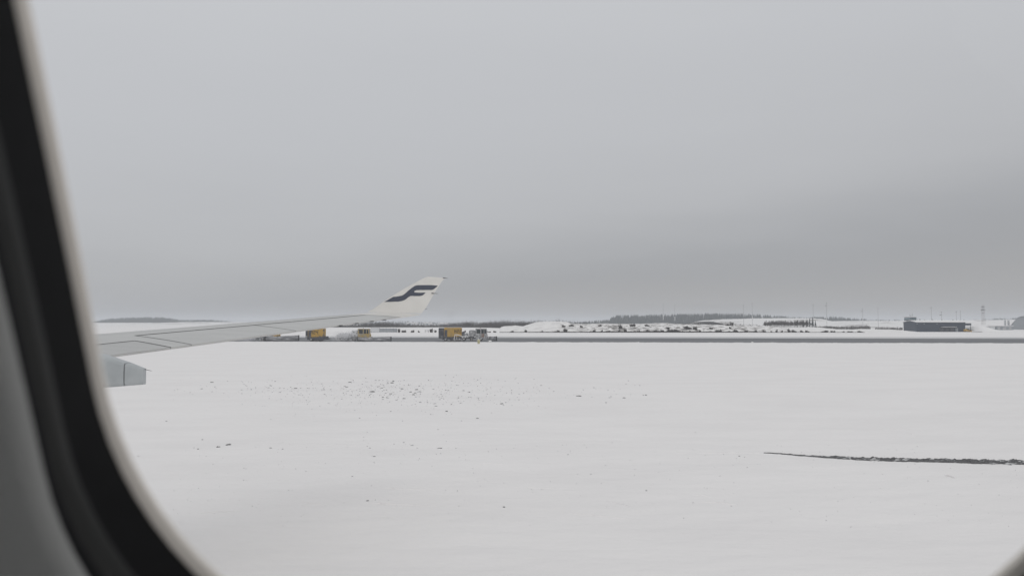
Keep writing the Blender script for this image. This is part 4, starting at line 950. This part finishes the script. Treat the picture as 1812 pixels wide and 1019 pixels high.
# ------------------------------------------------------------------ blown snow, exhaust and the hazy air
def volume(name, dens, c, sc_, centre, half, label, lo=.4, hi=.7, seed=0):
    m = bpy.data.materials.new(name); m.use_nodes = True; t = m.node_tree; t.nodes.clear()
    o = t.nodes.new('ShaderNodeOutputMaterial'); v = t.nodes.new('ShaderNodeVolumePrincipled'); v.inputs['Color'].default_value = (*c, 1)
    co = t.nodes.new('ShaderNodeTexCoord'); n = t.nodes.new('ShaderNodeTexNoise'); n.inputs['Scale'].default_value = sc_; n.inputs['Detail'].default_value = 4
    mp = t.nodes.new('ShaderNodeMapping'); mp.inputs['Location'].default_value = (seed, 0, 0); t.links.new(co.outputs['Object'], mp.inputs[0]); t.links.new(mp.outputs[0], n.inputs['Vector'])
    r = t.nodes.new('ShaderNodeMapRange'); r.inputs['From Min'].default_value = lo; r.inputs['From Max'].default_value = hi; t.links.new(n.outputs['Fac'], r.inputs['Value'])
    sc2 = t.nodes.new('ShaderNodeVectorMath'); sc2.operation = 'DIVIDE'; sc2.inputs[1].default_value = half; t.links.new(co.outputs['Object'], sc2.inputs[0])
    ln = t.nodes.new('ShaderNodeVectorMath'); ln.operation = 'LENGTH'; t.links.new(sc2.outputs[0], ln.inputs[0])
    r2 = t.nodes.new('ShaderNodeMapRange'); r2.inputs['From Min'].default_value = 1.0; r2.inputs['From Max'].default_value = .45; t.links.new(ln.outputs['Value'], r2.inputs['Value'])
    mu = t.nodes.new('ShaderNodeMath'); mu.operation = 'MULTIPLY'; t.links.new(r.outputs[0], mu.inputs[0]); t.links.new(r2.outputs[0], mu.inputs[1])
    mu2 = t.nodes.new('ShaderNodeMath'); mu2.operation = 'MULTIPLY'; mu2.inputs[1].default_value = dens; t.links.new(mu.outputs[0], mu2.inputs[0])
    t.links.new(mu2.outputs[0], v.inputs['Density']); t.links.new(v.outputs[0], o.inputs['Volume'])
    bm = bmesh.new(); bmesh.ops.create_icosphere(bm, subdivisions=3, radius=1.02)
    for vv in bm.verts: vv.co = Vector((vv.co.x * half[0], vv.co.y * half[1], vv.co.z * half[2]))
    me = bpy.data.meshes.new(name); bm.to_mesh(me); bm.free(); ob = link(name, me, m); ob.location = centre; tag(ob, label, None, None, 'stuff')
D = 250
volume('snow_cloud', .5, (.96, .96, .97), .45, (px(612, D), D - .5, 1.35), (5.4, 2.2, 2.4), 'cloud of blown snow between trailer H24 and its truck', .36, .62, 3)
volume('snow_cloud', .7, (.92, .92, .95), .45, (px(425, 252), 252, 1.2), (9, 2.2, 2.4), 'blown snow trailing behind the truck hidden by the wing', .36, .65, 9)
volume('smoke', .05, (.5, .5, .5), .35, (px(800, 256), 256, 8.2), (3.4, 1.5, 2.6), 'faint grey exhaust smoke above trailer H22', .42, .65, 5)
hz = bpy.data.materials.new('haze'); hz.use_nodes = True; t = hz.node_tree; t.nodes.clear()
o = t.nodes.new('ShaderNodeOutputMaterial'); v = t.nodes.new('ShaderNodeVolumePrincipled'); v.inputs['Color'].default_value = (.80, .83, .87, 1); v.inputs['Density'].default_value = 0.00030
t.links.new(v.outputs[0], o.inputs['Volume'])
q = MB(); q.box(-8000, 8000, -8000, 8000, -2.0, 42); tag(q.build('haze', hz), 'thin winter haze over the airfield', None, None, 'stuff')
